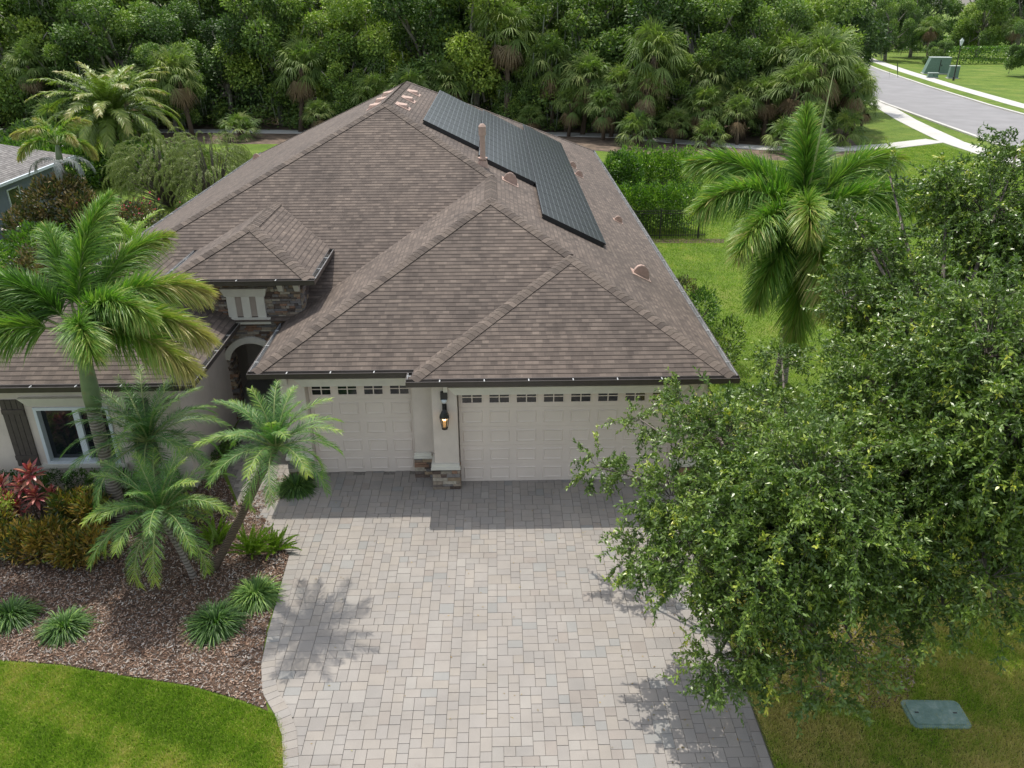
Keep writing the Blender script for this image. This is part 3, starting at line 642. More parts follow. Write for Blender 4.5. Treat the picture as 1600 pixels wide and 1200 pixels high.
# window of the wing with shutters
b = MB(); b.box(wx0, wx1, .02, .045, wz0, wz1, 0); f = .07
for q in ((wx0, wx0+f, wz0, wz1), (wx1-f, wx1, wz0, wz1)): b.box(q[0], q[1], -.14, .02, q[2], q[3], 1)
b.box(wx0+f, wx1-f, -.138, .02, wz1-f, wz1, 1); b.box(wx0+f, wx1-f, -.138, .02, wz0, wz0+f, 1); b.box(-8.60, -8.46, -.05, .018, wz0+f, wz1-f, 1)
w = b.build('window', ['glass', 'white'], house)
b = MB(); b.box(wx0-.13, wx1+.13, -.17, -.102, wz0-.1, wz0-.002); b.build('sill', 'trim', w)
for x0, x1 in ((-10.08, -9.58), (-7.34, -6.84)):
    b = MB(); n = 4; w_ = (x1-x0)/n
    for i in range(n): b.box(x0+i*w_+.006, x0+(i+1)*w_-.006, -.145, -.102, .68, 2.36)
    for zz in (.85, 2.02): b.box(x0+.004, x1-.004, -.17, -.146, zz, zz+.11)
    b.build('shutter', 'shutter', house)
# side windows on the right and left walls
for y in (6, 12, 18): b = MB(); b.box(5.502, 5.53, y, y+1.2, 1., 2.2, 0); b.box(5.5, 5.56, y-.06, y-.001, .94, 2.26, 1); b.box(5.5, 5.56, y+1.201, y+1.26, .94, 2.26, 1); b.build('window', ['glass', 'white'], house)
# roof vents
def on_right(x, y, h=0): return Vector((x, y, z_(XR-x)+h))
nR = Vector((K, 0, 1)).normalized(); nL = Vector((-K, 0, 1)).normalized()
def slot_vent(x, y, side):
    n = nR if side > 0 else nL; d = (XR-x) if side > 0 else (x-XL); o = Vector((x, y, z_(d))); dn = Vector((side, 0, -K)).normalized(); t = Vector((0, 1, 0)); b = MB()
    b.obox(o+n*.012, dn*.26, t*.34, n*.012)
    w, h = .20, .12; q = [o+dn*.20-t*.27, o+dn*.20+t*.27, o-dn*.22+t*.27, o-dn*.22-t*.27]; T = [o+dn*.10-t*.20+n*h, o+dn*.10+t*.20+n*h, o-dn*.16+t*.20+n*.05, o-dn*.16-t*.20+n*.05]
    b.hexa([*q, *T]); b.obox(o+dn*.155+n*.055, dn*.006, t*.19, n*.028, 1); v = b.build('roof_vent', ['vent', 'shutter'], roof); v['label'] = 'low clay coloured box vent near the ridge'
for y in (12.6, 14.6, 16.7): slot_vent(-2.22, y, 1)
for y in (13.3, 15.1, 17.2): slot_vent(-3.30, y, -1)
def dome_vent(x, y, s, side=1):
    """half-round hooded outlet standing on a flashing, facing down the slope"""
    n = nR if side > 0 else nL; d = (XR-x) if side > 0 else (x-XL); o = Vector((x, y, z_(d))); dn = Vector((side, 0, -K)).normalized(); t = Vector((0, 1, 0)); b = MB()
    b.obox(o+n*.014, dn*s*.8, t*s*.8, n*.006)
    N = 10; rings = []
    ax = Vector((0, -1, 0)); sd = Vector((1, 0, 0)); up = Vector((0, 0, 1))
    for k, (off, r) in enumerate(((s*.30, 1.0), (s*.26, 1.08), (-s*.2, 1.0), (-s*.7, .55))):
        rings.append([o+ax*off+(sd*math.cos(a)*s*.62*r+up*(math.sin(a)*s*.85*r+ (s*.0 if k < 3 else -s*.1))) for a in [math.radians(-35)+math.radians(250)*i/N for i in range(N+1)]])
    for A_, B_ in zip(rings, rings[1:]):
        for i in range(N): b.face([A_[i], A_[i+1], B_[i+1], B_[i]])
    b.face([p for p in rings[0]]); b.face(rings[-1][::-1])
    b.build('hooded_vent', ['vent'], roof, smooth=False)
dome_vent(1.32, 8.6, .34); dome_vent(4.08, 18.1, .24); dome_vent(4.2, 16.5, .24); dome_vent(5.0, 10.8, .22); dome_vent(4.75, 4.6, .34); dome_vent(-10.8, 24.5, .25, -1); dome_vent(-11.0, 9.2, .22, -1)
b = MB(); o = on_right(.50, 9.15)
b.tube([o-Vector((0, 0, .1)), o+Vector((0, 0, .16))], [.19, .13], 14); b.tube([o+Vector((0, 0, .1)), o+Vector((0, 0, .95))], .085, 14); b.tube([o+Vector((0, 0, .9)), o+Vector((0, 0, 1.16))], .115, 14); b.tube([o+Vector((0, 0, 1.16)), o+Vector((0, 0, 1.23))], [.115, .06], 14)
b.tube([o+Vector((0, 0, .2)), o+Vector((0, 0, .24))], .15, 14); v = b.build('vent_pipe', 'vent', roof); v['label'] = 'tall clay coloured vent pipe beside the solar panels'
# ------------------------------------------------------------ solar arrays
for x0, y0, n, lab in ((-1.50, 11.15, 9, 'uppermost short row of black solar panels nearest the ridge'), (.30, 9.75, 11, 'middle row of black solar panels behind the vent pipe'), (2.10, 5.75, 17, 'longest row of black solar panels, lowest on the right roof slope')):
    dn = Vector((1, 0, -K)).normalized(); L = 1.99; base = on_right(x0, y0)
    arr = thing('solar_array', lab, 'solar panels', base, 0, 'solar panels on the right roof slope')
    for i in range(n):
        b = MB(); o = Vector((0, i*1.0, 0)); t = Vector((0, 1, 0)); h = .135
        P = lambda a, c, hh: o+dn*a+t*c+nR*hh
        b.hexa([P(.004, .006, h-.04), P(L, .006, h-.04), P(L, .994, h-.04), P(.004, .994, h-.04), P(.004, .006, h), P(L, .006, h), P(L, .994, h), P(.004, .994, h)])
        b.face([P(.02, .02, h+.002), P(L-.016, .02, h+.002), P(L-.016, .98, h+.002), P(.02, .98, h+.002)], 1, uv=[(0, 0), (0, 1), (1, 1), (1, 0)])
        b.useuv = True; b.build('solar_panel', ['solar_frame', 'solar'], arr)
    b = MB()
    for a in (.35, 1.6): b.obox(dn*a+Vector((0, n/2, 0))+nR*.06, dn*.02, Vector((0, n/2-.05, 0)), nR*.025)
    b.obox(dn*1.0+Vector((0, .015, 0))+nR*.06, dn*.96, Vector((0, .004, 0)), nR*.05)
    b.build('rail', 'solar_frame', arr)
# ------------------------------------------------------------ wall lanterns and the camera light
mt, nt, bb = newmat('lamp_flame'); bb.inputs['Base Color'].default_value = (.9, .6, .3, 1); bb.inputs['Emission Color'].default_value = (1, .62, .26, 1); bb.inputs['Emission Strength'].default_value = .22; M['flame'] = mt
mt, nt, bb = newmat('lantern_glass'); bb.inputs['Base Color'].default_value = (.75, .62, .45, 1); bb.inputs['Transmission Weight'].default_value = .9; bb.inputs['Roughness'].default_value = .15; M['lglass'] = mt
def lantern(x, y, z, label):
    t = thing('wall_lantern', label, 'wall lamp', (x, y, z), 0, 'wall lanterns beside the double garage door'); c = -.17
    b = MB(); b.box(-.05, .05, -.025, 0, -.02, .24); b.tube([(0, -.01, .16), (0, -.10, .27), (0, c, .20)], .013, 8); b.build('wall_bracket', 'black', t)
    b = MB(); b.tube([(0, c, .19), (0, c, .15), (0, c, .12), (0, c, .03)], [.02, .05, .075, .115], 6); b.tube([(0, c, .03), (0, c, .0)], [.12, .12], 6); b.build('lamp_cap', 'black', t)
    b = MB()
    for k in range(6):
        a = 2*math.pi*k/6; b.tube([(math.cos(a)*.100, c+math.sin(a)*.100, .0), (math.cos(a)*.062, c+math.sin(a)*.062, -.27)], .008, 5)
    b.tube([(0, c, -.27), (0, c, -.295)], .072, 6); b.build('cage', 'black', t)
    b = MB(); b.tube([(0, c, -.005), (0, c, -.265)], [.090, .052], 6, cap=False); b.build('lamp_glass', 'lglass', t)
    b = MB(); b.tube([(0, c, -.24), (0, c, -.20), (0, c, -.13), (0, c, -.08)], [.02, .032, .028, .006], 8); b.build('bulb', 'flame', t, True)
    l = bpy.data.lights.new('lamp_light', 'POINT'); l.energy = .15; l.color = (1, .7, .4); l.shadow_soft_size = .03; lo = bpy.data.objects.new('lamp_light', l); COL.objects.link(lo); lo.parent = t; lo.location = (0, c-.0, -.05)
lantern(-.295, -.30, 1.98, 'lit black wall lantern on the pillar between the two garage doors')
lantern(5.20, -.30, 1.98, 'lit black wall lantern on the right garage pillar behind oak twigs')
t = thing('security_camera_light', 'small dark camera box above the lantern on the garage pillar', 'security light', (-.295, -.30, 2.36))
b = MB(); b.box(-.075, .075, -.09, 0, -.0, .17); b.build('housing', 'black', t)
b = MB(); b.tube([(0, -.06, .0), (0, -.07, -.05), (0, -.08, -.09)], [.065, .06, .02], 10, m=0); b.build('sensor', 'white', t, True)

# ------------------------------------------------------------ palms
def frond(acc, p0, az, el, L, bend, nl, ll, lw, plumose=False, sag=.35, tint=(.2, .6), tipt=0., fold=.35, roll=0., stem=.1):
    """one feather frond: returns its midrib; leaflets go into acc"""
    n = 22; ds = L/n; p = np.array(p0, float); a = R_(az); pts = [p.copy()]; T = []
    for i in range(n):
        t = i/(n-1); e = R_(el)-R_(bend)*t**1.25; d = np.array([math.cos(a)*math.cos(e), math.sin(a)*math.cos(e), math.sin(e)]); a += R_(roll)/n
        T.append(d); p = p+d*ds; pts.append(p.copy())
    T.append(T[-1]); pts = np.array(pts); T = np.array(T)
    s = np.linspace(stem, .995, nl); idx = s*n; i0 = np.clip(idx.astype(int), 0, n-1); f = (idx-i0)[:, None]
    B = pts[i0]*(1-f)+pts[i0+1]*f; D = unit(T[i0]*(1-f)+T[i0+1]*f); side0 = unit(np.cross(D, np.array([0, 0, 1.])+1e-6)); up = unit(np.cross(side0, D))
    prof = np.minimum(1, .35+s*2.2)*(1-np.maximum(0, s-.55)**1.5*1.9); prof = np.maximum(prof, .18)
    reps = [0, 1] if not plumose else [0, 1, 2, 3, 4, 5]
    for r in reps:
        sg = 1 if r % 2 == 0 else -1
        if plumose: phi = rng.uniform(-1.5, 2.2, nl)
        else: phi = rng.normal(fold, .13, nl)
        lat = side0*(sg*np.cos(phi))[:, None]+up*np.sin(phi)[:, None]
        al = (.62+rng.normal(0, .09, nl)+(1-s)*.35)[:, None]; dr = unit(D*np.cos(al)+lat*np.sin(al))
        S_ = unit(np.cross(dr, lat*0+np.cross(dr, D)+rng.normal(0, .25, (nl, 3))))
        Ls = ll*prof*rng.uniform(.85, 1.12, nl)
        acc.add(blades(B, dr, S_, Ls, lw*rng.uniform(.8, 1.2, nl), sag*rng.uniform(.6, 1.4, nl)), np.clip(rng.normal(tint[0]+(tint[1]-tint[0])*s, .17 if plumose else .10, nl)+tipt*np.maximum(0, s-.45), 0, 1))
    return pts
def add_rachis(mb, pts, r0, r1, n=6): mb.tube([Vector(q) for q in pts[::2]], list(np.linspace(r0, r1, len(pts[::2]))), n, cap=False)
M['rachis'] = plain('frond_stem', (.22, .27, .09), .5, .15)
def feather_palm(name, label, cat, base, crown, trunk_r, fronds, ll, lw, mat, plumose=False, shaft=None, trunk='ring_trunk', sag=.35, nl=70, spear=None, boots=0, group=None, dead=0):
    t = thing(name, label, cat, base, 0, group); base = Vector(base); c = Vector(crown)-base; b = MB()
    top = c if not shaft else Vector(shaft)-base
    q = [Vector((0, 0, -.05))+(top+Vector((0, 0, .05)))*(k/10)+Vector((math.sin(k*.5)*.02, 0, 0)) for k in range(11)]
    bulge = [trunk_r*(1.25 if k == 0 else 1.12 if k == 1 else 1.0)*(1-.12*k/10) for k in range(11)]
    q = [Vector((p.x, p.y, p.z)) for p in q]; b.tube(q, bulge, 16); b.build('trunk', trunk, t, True)
    if shaft:
        b = MB(); d = c-top; b.tube([top+d*k/6 for k in range(7)], [trunk_r*r for r in (.98, 1.10, 1.04, .92, .80, .62, .42)], 16); b.build('crownshaft', 'shaft', t, True)
    if boots:
        b = MB()
        for k in range(boots):
            a = k*2.4; h = 1-.05-(k/boots)*.45; p = top*h; d = Vector((math.cos(a), math.sin(a), .9)).normalized(); b.tube([p, p+d*(trunk_r*1.5)], [.028, .014], 5, col=(.2, .13, .09))
        b.build('leaf_base', 'rough_trunk', t)
    for (az, el, L, bend, tn, tp) in fronds:
        ac = Acc(); off = np.array([math.cos(R_(az)), math.sin(R_(az)), 0])*trunk_r*.35
        pts = frond(ac, np.array(c)+off, az, el, L, bend, nl, ll, lw, plumose, sag, tn, tp, roll=rnd.uniform(-12, 12), stem=.2 if plumose else .1)
        fo = ac.build('frond', mat, t); b = MB(); add_rachis(b, pts, .030 if plumose else .016, .005); b.build('stem', 'rachis', fo, True)
    if spear:
        b = MB(); b.tube([c, c+(Vector(spear)-c-base)*.5, Vector(spear)-base], [.035, .03, .008], 8); b.build('spear_leaf', 'rachis', t, True)
    return t
# large foxtail palm at the left corner
fl = [(78, 80, 2.9, 55, (.3, .5), .1), (118, 68, 3.0, 75, (.2, .45), .1), (158, 55, 2.5, 85, (.15, .45), .2), (188, 40, 2.7, 85, (.3, .8), .5), (208, 30, 2.6, 85, (.35, .85), .5), (62, 55, 2.9, 60, (.25, .6), .4),
      (12, 50, 2.7, 80, (.3, .7), .8), (-8, 32, 2.7, 75, (.3, .8), .7), (-22, 16, 2.6, 60, (.4, .85), .6), (-60, 42, 2.0, 75, (.25, .5), .3), (-25, 60, 2.2, 95, (.3, .55), .3), (178, 66, 2.2, 85, (.1, .4), .1)]
feather_palm('foxtail_palm', 'tall foxtail palm with green crownshaft in front of the left wing', 'palm', (-7.45, -1.3, 0), (-7.2, -1.5, 4.45), .155, fl, .72, .029, 'foxtail', True, (-7.34, -1.4, 2.8), nl=165, sag=.30)
# large foxtail palm on the right lawn
fr = [(95, 84, 2.9, 26, (.3, .5), .1), (172, 56, 3.5, 68, (.35, .5), .15), (198, 44, 3.6, 74, (.35, .55), .15), (222, 26, 3.6, 62, (.35, .6), .25), (250, 48, 2.8, 90, (.45, .65), .2), (266, 2, 3.4, 66, (.5, .75), .3), (20, 56, 3.5, 68, (.4, .6), .25), (60, 66, 2.9, 60, (.3, .5), .1),
      (-18, 42, 3.3, 74, (.35, .55), .2), (292, -6, 3.2, 60, (.3, .5), .2), (236, -4, 3.3, 50, (.25, .5), .2), (130, 55, 2.9, 75, (.3, .5), .1), (320, 15, 3.2, 75, (.35, .6), .3), (258, -38, 3.3, 36, (.35, .6), .3)]
feather_palm('foxtail_palm', 'foxtail palm with upright crown on the lawn right of the roof', 'palm', (9.2, 5.2, 0), (9.05, 5, 4.85), .18, fr, .98, .042, 'foxtail', True, (9.1, 5.05, 3.8), nl=150, sag=.28, spear=(9.28, 5.0, 8.6))
def rosette(n, L, e0, e1, bend, tn=(.25, .6), tp=.4):
    out = []
    for k in range(n):
        f = k/n; az = k*137.5+rnd.uniform(-8, 8); el = e1+(e0-e1)*(1-f)**.8; out.append((az, el+rnd.uniform(-6, 6), L*rnd.uniform(.88, 1.1)*(1 if f > .12 else .8), bend*(.6+.6*f), (tn[0], tn[1]+rnd.uniform(-.1, .15)), tp*rnd.uniform(.3, 1)))
    return out
feather_palm('date_palm', 'leaning pygmy date palm between the walk and the single garage door', 'palm', (-4.89, -3.11, 0), (-3.12, -3.5, 3.0), .085, rosette(30, 1.4, 85, -12, 78, (.22, .55), .22), .29, .0125, 'date', nl=82, trunk='rough_trunk', sag=.25, boots=60)
feather_palm('date_palm', 'low pygmy date palm over the open mulch nearest the camera', 'palm', (-5.15, -3.35, 0), (-5.5, -3.4, 1.55), .06, rosette(30, 1.6, 80, -15, 85, (.25, .55), .2), .33, .0125, 'date', nl=82, trunk='ring_trunk', sag=.3, boots=30)
feather_palm('date_palm', 'darker pygmy date palm behind the foxtail trunk against the wing wall', 'palm', (-6.25, -1.5, 0), (-6.25, -1.7, 2.15), .06, rosette(36, 1.75, 82, -10, 80, (.12, .45), .1), .33, .0125, 'date', nl=80, trunk='rough_trunk', sag=.3, boots=30)
# palms at the far left
feather_palm('canary_palm', 'broad yellow green date palm with arching fronds left of the roof', 'palm', (-23.2, 36.6, 0), (-22.9, 36.6, 3.5), .35, rosette(64, 4.5, 86, -25, 100, (.25, .65), .4), .75, .07, 'canary', nl=110, trunk='rough_trunk', sag=.35, boots=30)
feather_palm('queen_palm', 'small palm with orange tipped fronds above the bronze shrub', 'palm', (-19.2, 22.2, 0), (-19.0, 22, 4.3), .14, rosette(9, 2.0, 70, 10, 90, (.4, .9), .5), .45, .05, 'foxtail', True, (-19.05, 22, 3.5), nl=60)
ac = Acc()
t = thing('dead_palm', 'bleached grey drooping palm fronds over the neighbour roof corner', 'palm', (-18.3, 20.6, 0))
b = MB(); b.tube([(0, 0, 0), (0, 0, 3.7)], .08, 8); b.build('trunk', 'ring_trunk', t)
for az in (10, 60, 170, 200, 290, 330): frond(ac, (0, 0, 3.7), az, 35, 1.6, 110, 45, .4, .03, False, .6, (.3, .8))
ac.build('crown', 'grey_frond', t)

# ------------------------------------------------------------ shrubs and clumps
def shrub(name, label, cat, loc, lobes, n, L, Wd, mat, tint=(.35, .18), up=.6, hollow=.55, group=None, stems=True, droop=0, crown='foliage'):
    """lobes: (dx, dy, z, rx, ry, rz) ellipsoids filled with leaves mostly near their skins"""
    t = thing(name, label, cat, loc, 0, group); ac = Acc(); vol = np.array([l[3]*l[4]+l[4]*l[5]+l[3]*l[5] for l in lobes]); vol = vol/vol.sum()
    for l, f in zip(lobes, vol):
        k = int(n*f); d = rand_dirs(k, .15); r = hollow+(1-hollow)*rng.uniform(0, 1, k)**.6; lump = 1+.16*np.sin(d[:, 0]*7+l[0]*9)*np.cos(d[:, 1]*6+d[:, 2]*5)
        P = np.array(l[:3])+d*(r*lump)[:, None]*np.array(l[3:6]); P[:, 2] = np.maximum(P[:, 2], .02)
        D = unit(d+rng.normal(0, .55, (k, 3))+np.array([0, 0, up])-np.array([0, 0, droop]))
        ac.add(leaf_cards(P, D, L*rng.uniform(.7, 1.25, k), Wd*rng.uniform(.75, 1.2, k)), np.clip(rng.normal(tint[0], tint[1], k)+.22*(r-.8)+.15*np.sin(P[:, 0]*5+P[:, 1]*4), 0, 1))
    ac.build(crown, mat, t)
    if stems:
        b = MB()
        for l in lobes[:6]:
            for k in range(3): b.tube([(0, 0, 0), (l[0]*.8, l[1]*.8, l[2]*.6), (l[0]+rnd.uniform(-.3, .3)*l[3], l[1]+rnd.uniform(-.3, .3)*l[4], l[2])], [.03, .02, .01], 5)
        b.build('stem', 'bark', t)
    return t
def clump(name, label, cat, loc, r, h, n, mat, w=.026, tint=(.45, .2), group=None):
    t_ = None; ac = Acc(); a = rng.uniform(0, 6.283, n); e = rng.uniform(.15, 1.35, n); rr = rng.uniform(0, .12, n)
    D = np.stack([np.cos(a)*np.cos(e), np.sin(a)*np.cos(e), np.sin(e)], 1); P = np.stack([np.cos(a)*rr, np.sin(a)*rr, np.full(n, .02)], 1); S_ = unit(np.cross(D, np.array([0, 0, 1.])))
    ac.add(blades(P, D, S_, rng.uniform(.75, 1.15, n)*math.hypot(r, h), w, rng.uniform(.35, .75, n), seg=4), np.clip(rng.normal(tint[0], tint[1], n), 0, 1))
    o = ac.build(name, mat, None, loc); return tag(o, label, cat, group)
GL = 'liriope clumps in the mulch bed'
clump('liriope', 'round liriope clump alone in the mulch near the left lawn edge', 'grass clump', (-6.98, -4.78, 0), .50, .44, 1000, 'liriope', group=GL)
clump('liriope', 'liriope clump cut by the left edge of the photo', 'grass clump', (-8.12, -4.45, 0), .52, .46, 1000, 'liriope', group=GL)
clump('liriope', 'darker liriope clump touching a paler one, nearer the lawn', 'grass clump', (-4.28, -4.75, 0), .60, .50, 1500, 'liriope', tint=(.35, .18), group=GL)
clump('liriope', 'paler liriope clump leaning over the driveway edge', 'grass clump', (-3.76, -4.0, 0), .55, .46, 1300, 'liriope', tint=(.62, .2), group=GL)
clump('liriope', 'liriope clump under the leaning palm beside the single garage door', 'grass clump', (-3.82, -.25, 0), .55, .46, 1100, 'liriope', tint=(.4, .2), group=GL)
# foxtail ferns: many soft spikes
def fox_fern(loc, r, n, label):
    ac = Acc()
    for k in range(n):
        az = rnd.uniform(0, 360); pts = frond(ac, (rnd.uniform(-.1, .1), rnd.uniform(-.1, .1), .03), az, rnd.uniform(25, 85), r*rnd.uniform(.75, 1.15), rnd.uniform(10, 50), 46, .042, .012, True, .05, (.25+rnd.uniform(-.15, .25), .6), 0)
    tag(ac.build('foxtail_fern', 'fern', None, loc), label, 'fern', 'foxtail ferns under the palms')
fox_fern((-4.2, -2.62, 0), .62, 46, 'bright green foxtail fern right of the leaning palm trunk')
fox_fern((-3.75, -2.55, 0), .5, 34, 'smaller foxtail fern spilling onto the driveway pavers')
fox_fern((-5.05, -2.3, 0), .55, 36, 'foxtail fern left of the leaning palm trunk in shade')
def lumps(x0, x1, y0, y1, z0, z1, r0, r1, n):
    return [(lambda r: (rnd.uniform(x0, x1), rnd.uniform(y0, y1), rnd.uniform(z0, z1), r, r*rnd.uniform(.8, 1.1), r*rnd.uniform(.8, 1.2)))(rnd.uniform(r0, r1)) for _ in range(n)]
def ti(loc, heads, label):
    t = thing('ti_plant', label, 'plant', loc, 0, 'ti plants in the left bed'); ac = Acc(); b = MB()
    for (x, y, z, s) in heads:
        n = 26; a = np.arange(n)*2.4+rnd.random(); e = np.linspace(1.35, -.1, n); D = np.stack([np.cos(a)*np.cos(e), np.sin(a)*np.cos(e), np.sin(e)], 1); P = np.array([x, y, z])+np.stack([0*a, 0*a, np.linspace(.05, -.16, n)], 1)
        ac.add(blades(P, D, unit(np.cross(D, np.array([0, 0, 1.]))), rng.uniform(.26, .36, n)*s, .075*s, rng.uniform(.15, .4, n), 4, [.3, .85, 1, .6, .05]), np.clip(rng.normal(.55, .25, n), 0, 1)); b.tube([(x*.4, y*.4, 0), (x, y, z)], [.02, .012], 6)
    ac.build('foliage', 'ti', t); b.build('stem', 'bark', t)
# crotons
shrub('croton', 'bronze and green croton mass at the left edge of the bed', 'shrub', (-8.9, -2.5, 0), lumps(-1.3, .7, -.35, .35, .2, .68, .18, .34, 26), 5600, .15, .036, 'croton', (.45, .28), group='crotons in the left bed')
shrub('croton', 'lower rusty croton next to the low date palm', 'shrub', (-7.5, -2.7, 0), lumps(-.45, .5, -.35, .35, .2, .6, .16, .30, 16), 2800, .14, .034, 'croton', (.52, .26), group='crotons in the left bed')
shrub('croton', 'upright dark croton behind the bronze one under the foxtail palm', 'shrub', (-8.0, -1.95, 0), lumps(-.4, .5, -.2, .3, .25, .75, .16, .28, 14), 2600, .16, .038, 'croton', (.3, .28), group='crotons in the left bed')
ti((-9.05, -1.35, 0), [(0, 0, 1.25, 1.25), (.12, -.25, .85, 1.05), (-.22, -.1, 1.0, 1.0), (.35, -.05, .75, .9)], 'tall pink and cream ti plant under the wing window')
ti((-9.7, -1.4, 0), [(0, 0, 1.0, 1.1), (.25, -.25, .75, 1.0), (-.3, -.2, .85, 1.0), (.4, -.3, .62, .9)], 'darker red ti plant at the left edge beneath the shutter')
shrub('schefflera', 'yellow green variegated shrub at the left edge of the bed', 'shrub', (-9.75, -1.9, 0), lumps(-.5, .5, -.2, .3, .45, .95, .18, .3, 12), 1800, .075, .040, 'lime', (.5, .25), group='variegated shrubs in the left bed')
shrub('schefflera', 'yellow green variegated shrub at the foot of the foxtail palm', 'shrub', (-7.75, -1.75, 0), lumps(-.3, .35, -.15, .15, .5, .85, .15, .24, 8), 1200, .07, .038, 'lime', (.5, .25), group='variegated shrubs in the left bed')
shrub('schefflera', 'yellow green variegated shrub between the two low date palms', 'shrub', (-6.0, -1.6, 0), lumps(-.35, .45, -.2, .2, .3, .6, .15, .24, 8), 1200, .07, .038, 'lime', (.45, .25), group='variegated shrubs in the left bed')
shrub('window_hedge', 'dark clipped hedge along the foot of the wing wall', 'hedge', (-8.6, -.55, 0), [(x, 0, .42, .34, .3, .36) for x in (-2.0, -1.5, -1, -.5, 0, .5, 1, 1.5, 2.0)], 7000, .055, .03, 'hedge', (.2, .15))
shrub('entry_shrub', 'low dark shrub against the side wall of the wing', 'shrub', (-5.85, .9, 0), [(0, 0, .25, .2, .4, .25), (0, .8, .25, .2, .4, .25)], 1500, .06, .03, 'hedge', (.2, .15))
# left side yard
shrub('magnolia', 'dark glossy shrub with bronze leaves beside the neighbour house', 'shrub', (-18.6, 20.0, 0), [(0, 0, 1.9, 1.5, 1.4, 1.3), (1.3, -.6, 1.5, 1.2, 1.2, 1.2), (-.9, -.9, 1.2, 1.1, 1, 1), (.4, .2, 2.6, .9, .9, .7), (2.4, -1.2, 1.2, 1, 1, 1)], 9000, .20, .085, 'bronze', (.4, .28))
shrub('magnolia', 'second bronze leaved shrub nearer the camera, cut by the left palm crown', 'shrub', (-14.4, 11.5, 0), [(0, 0, 1.2, 1.1, 1.1, 1.1), (-1.3, 1.2, 1.2, 1.1, 1.1, 1.0)], 5000, .17, .07, 'bronze', (.4, .28))
shrub('bougainvillea', 'shrub with pink red flowers beside the left eave', 'shrub', (-14.6, 19.0, 0), [(0, 0, 1.3, 1.1, 1.1, 1.1), (-1., .6, 1.3, .9, 1, 1.), (1.0, -1.6, 1.1, .9, 1, .9)], 4500, .12, .06, 'bronze', (.3, .25))
ac = Acc(); k = 70; P = np.array([-14.9, 18.8, 1.9])+rng.normal(0, 1, (k, 3))*np.array([.8, .5, .35]); ac.add(leaf_cards(P, rand_dirs(k, .5), .12, .10), rng.uniform(0, 1, k)); fo = ac.build('blossom', 'flower', bpy.data.objects['bougainvillea']); fo.location = (14.6, -19.0, 0)
def weeping(loc, R, H, n, label):
    t = thing('weeping_shrub', label, 'shrub', loc, 0, 'weeping shrubs beside the left eave'); ac = Acc(); b = MB()
    for k in range(n):
        a = rnd.uniform(0, 6.28); r = R*math.sqrt(rnd.random()); p0 = (math.cos(a)*r*.75, math.sin(a)*r*.75, H*(1-.35*(r/R)**2)*rnd.choice((rnd.uniform(.35, .8), rnd.uniform(.75, 1.08)))); pts = frond(ac, p0, math.degrees(a), rnd.uniform(5, 60), rnd.uniform(.9, 1.5), 140, 26, .10, .022, True, .3, (.3+rnd.uniform(-.25, .3), .6), 0)
        if k % 3 == 0: b.tube([(0, 0, 0), (p0[0]*.5, p0[1]*.5, p0[2]*.6), p0], [.04, .025, .012], 5)
    ac.build('foliage', 'weep', t); b.build('stem', 'bark', t)
weeping((-16.8, 28.0, 0), 3.0, 3.6, 420, 'yellowish weeping shrub nearer the canary palm'); weeping((-13.6, 26.0, 0), 2.4, 3.8, 340, 'weeping shrub touching the left roof eave')
fox = [(i*55, 60, 1.5, 90, (.3, .7), .2) for i in range(9)]
feather_palm('areca_palm', 'bright green low palm fronds just outside the left eave', 'palm', (-13.1, 14.6, 0), (-13.1, 14.6, 1.6), .06, rosette(14, 1.9, 80, 20, 90, (.3, .7), .2), .4, .03, 'fern', nl=50)
shrub('brush', 'mixed green brush around the foot of the broad date palm', 'shrub', (-24.5, 33.0, 0), [(0, 0, 1.2, 2.2, 1.6, 1.3), (3.6, 1, 1.2, 1.8, 1.5, 1.2), (-3.6, -.5, 1.4, 2.2, 1.6, 1.5), (6.2, 2.5, 1.0, 1.6, 1.4, 1.0)], 12000, .26, .11, 'hedge', (.4, .25), group='brush in the left yard')
shrub('brush', 'tall green brush behind the neighbour roof', 'shrub', (-31.5, 35.0, 0), [(0, 0, 2.0, 2.6, 2.0, 2.2), (-4, 1, 2.2, 2.6, 2., 2.4), (3.5, 2, 1.6, 2.2, 2, 1.7)], 12000, .28, .12, 'wood', (.4, .22), group='brush in the left yard')
shrub('brush', 'green shrubs between the bronze shrubs and the left eave', 'shrub', (-16.0, 14.5, 0), [(0, 0, .9, 1.2, 1.4, 1.0), (-1.6, 1.6, 1.0, 1.4, 1.3, 1.1), (1.2, -2.4, .8, 1., 1.2, .9), (1.6, 2.6, .9, 1., 1.2, .9)], 7000, .18, .08, 'hedge', (.35, .22), group='brush in the left yard')
shrub('brush', 'low green brush left of the tall foxtail crown', 'shrub', (-17.5, 8.5, 0), [(0, 0, 1.0, 1.6, 2.4, 1.1), (2.6, 1.5, .9, 1.4, 2., 1.0), (-1.5, 4.5, 1.2, 1.8, 2., 1.3), (3.6, -3, .9, 1.2, 2., 1.0)], 9000, .18, .08, 'hedge', (.3, .22), group='brush in the left yard')
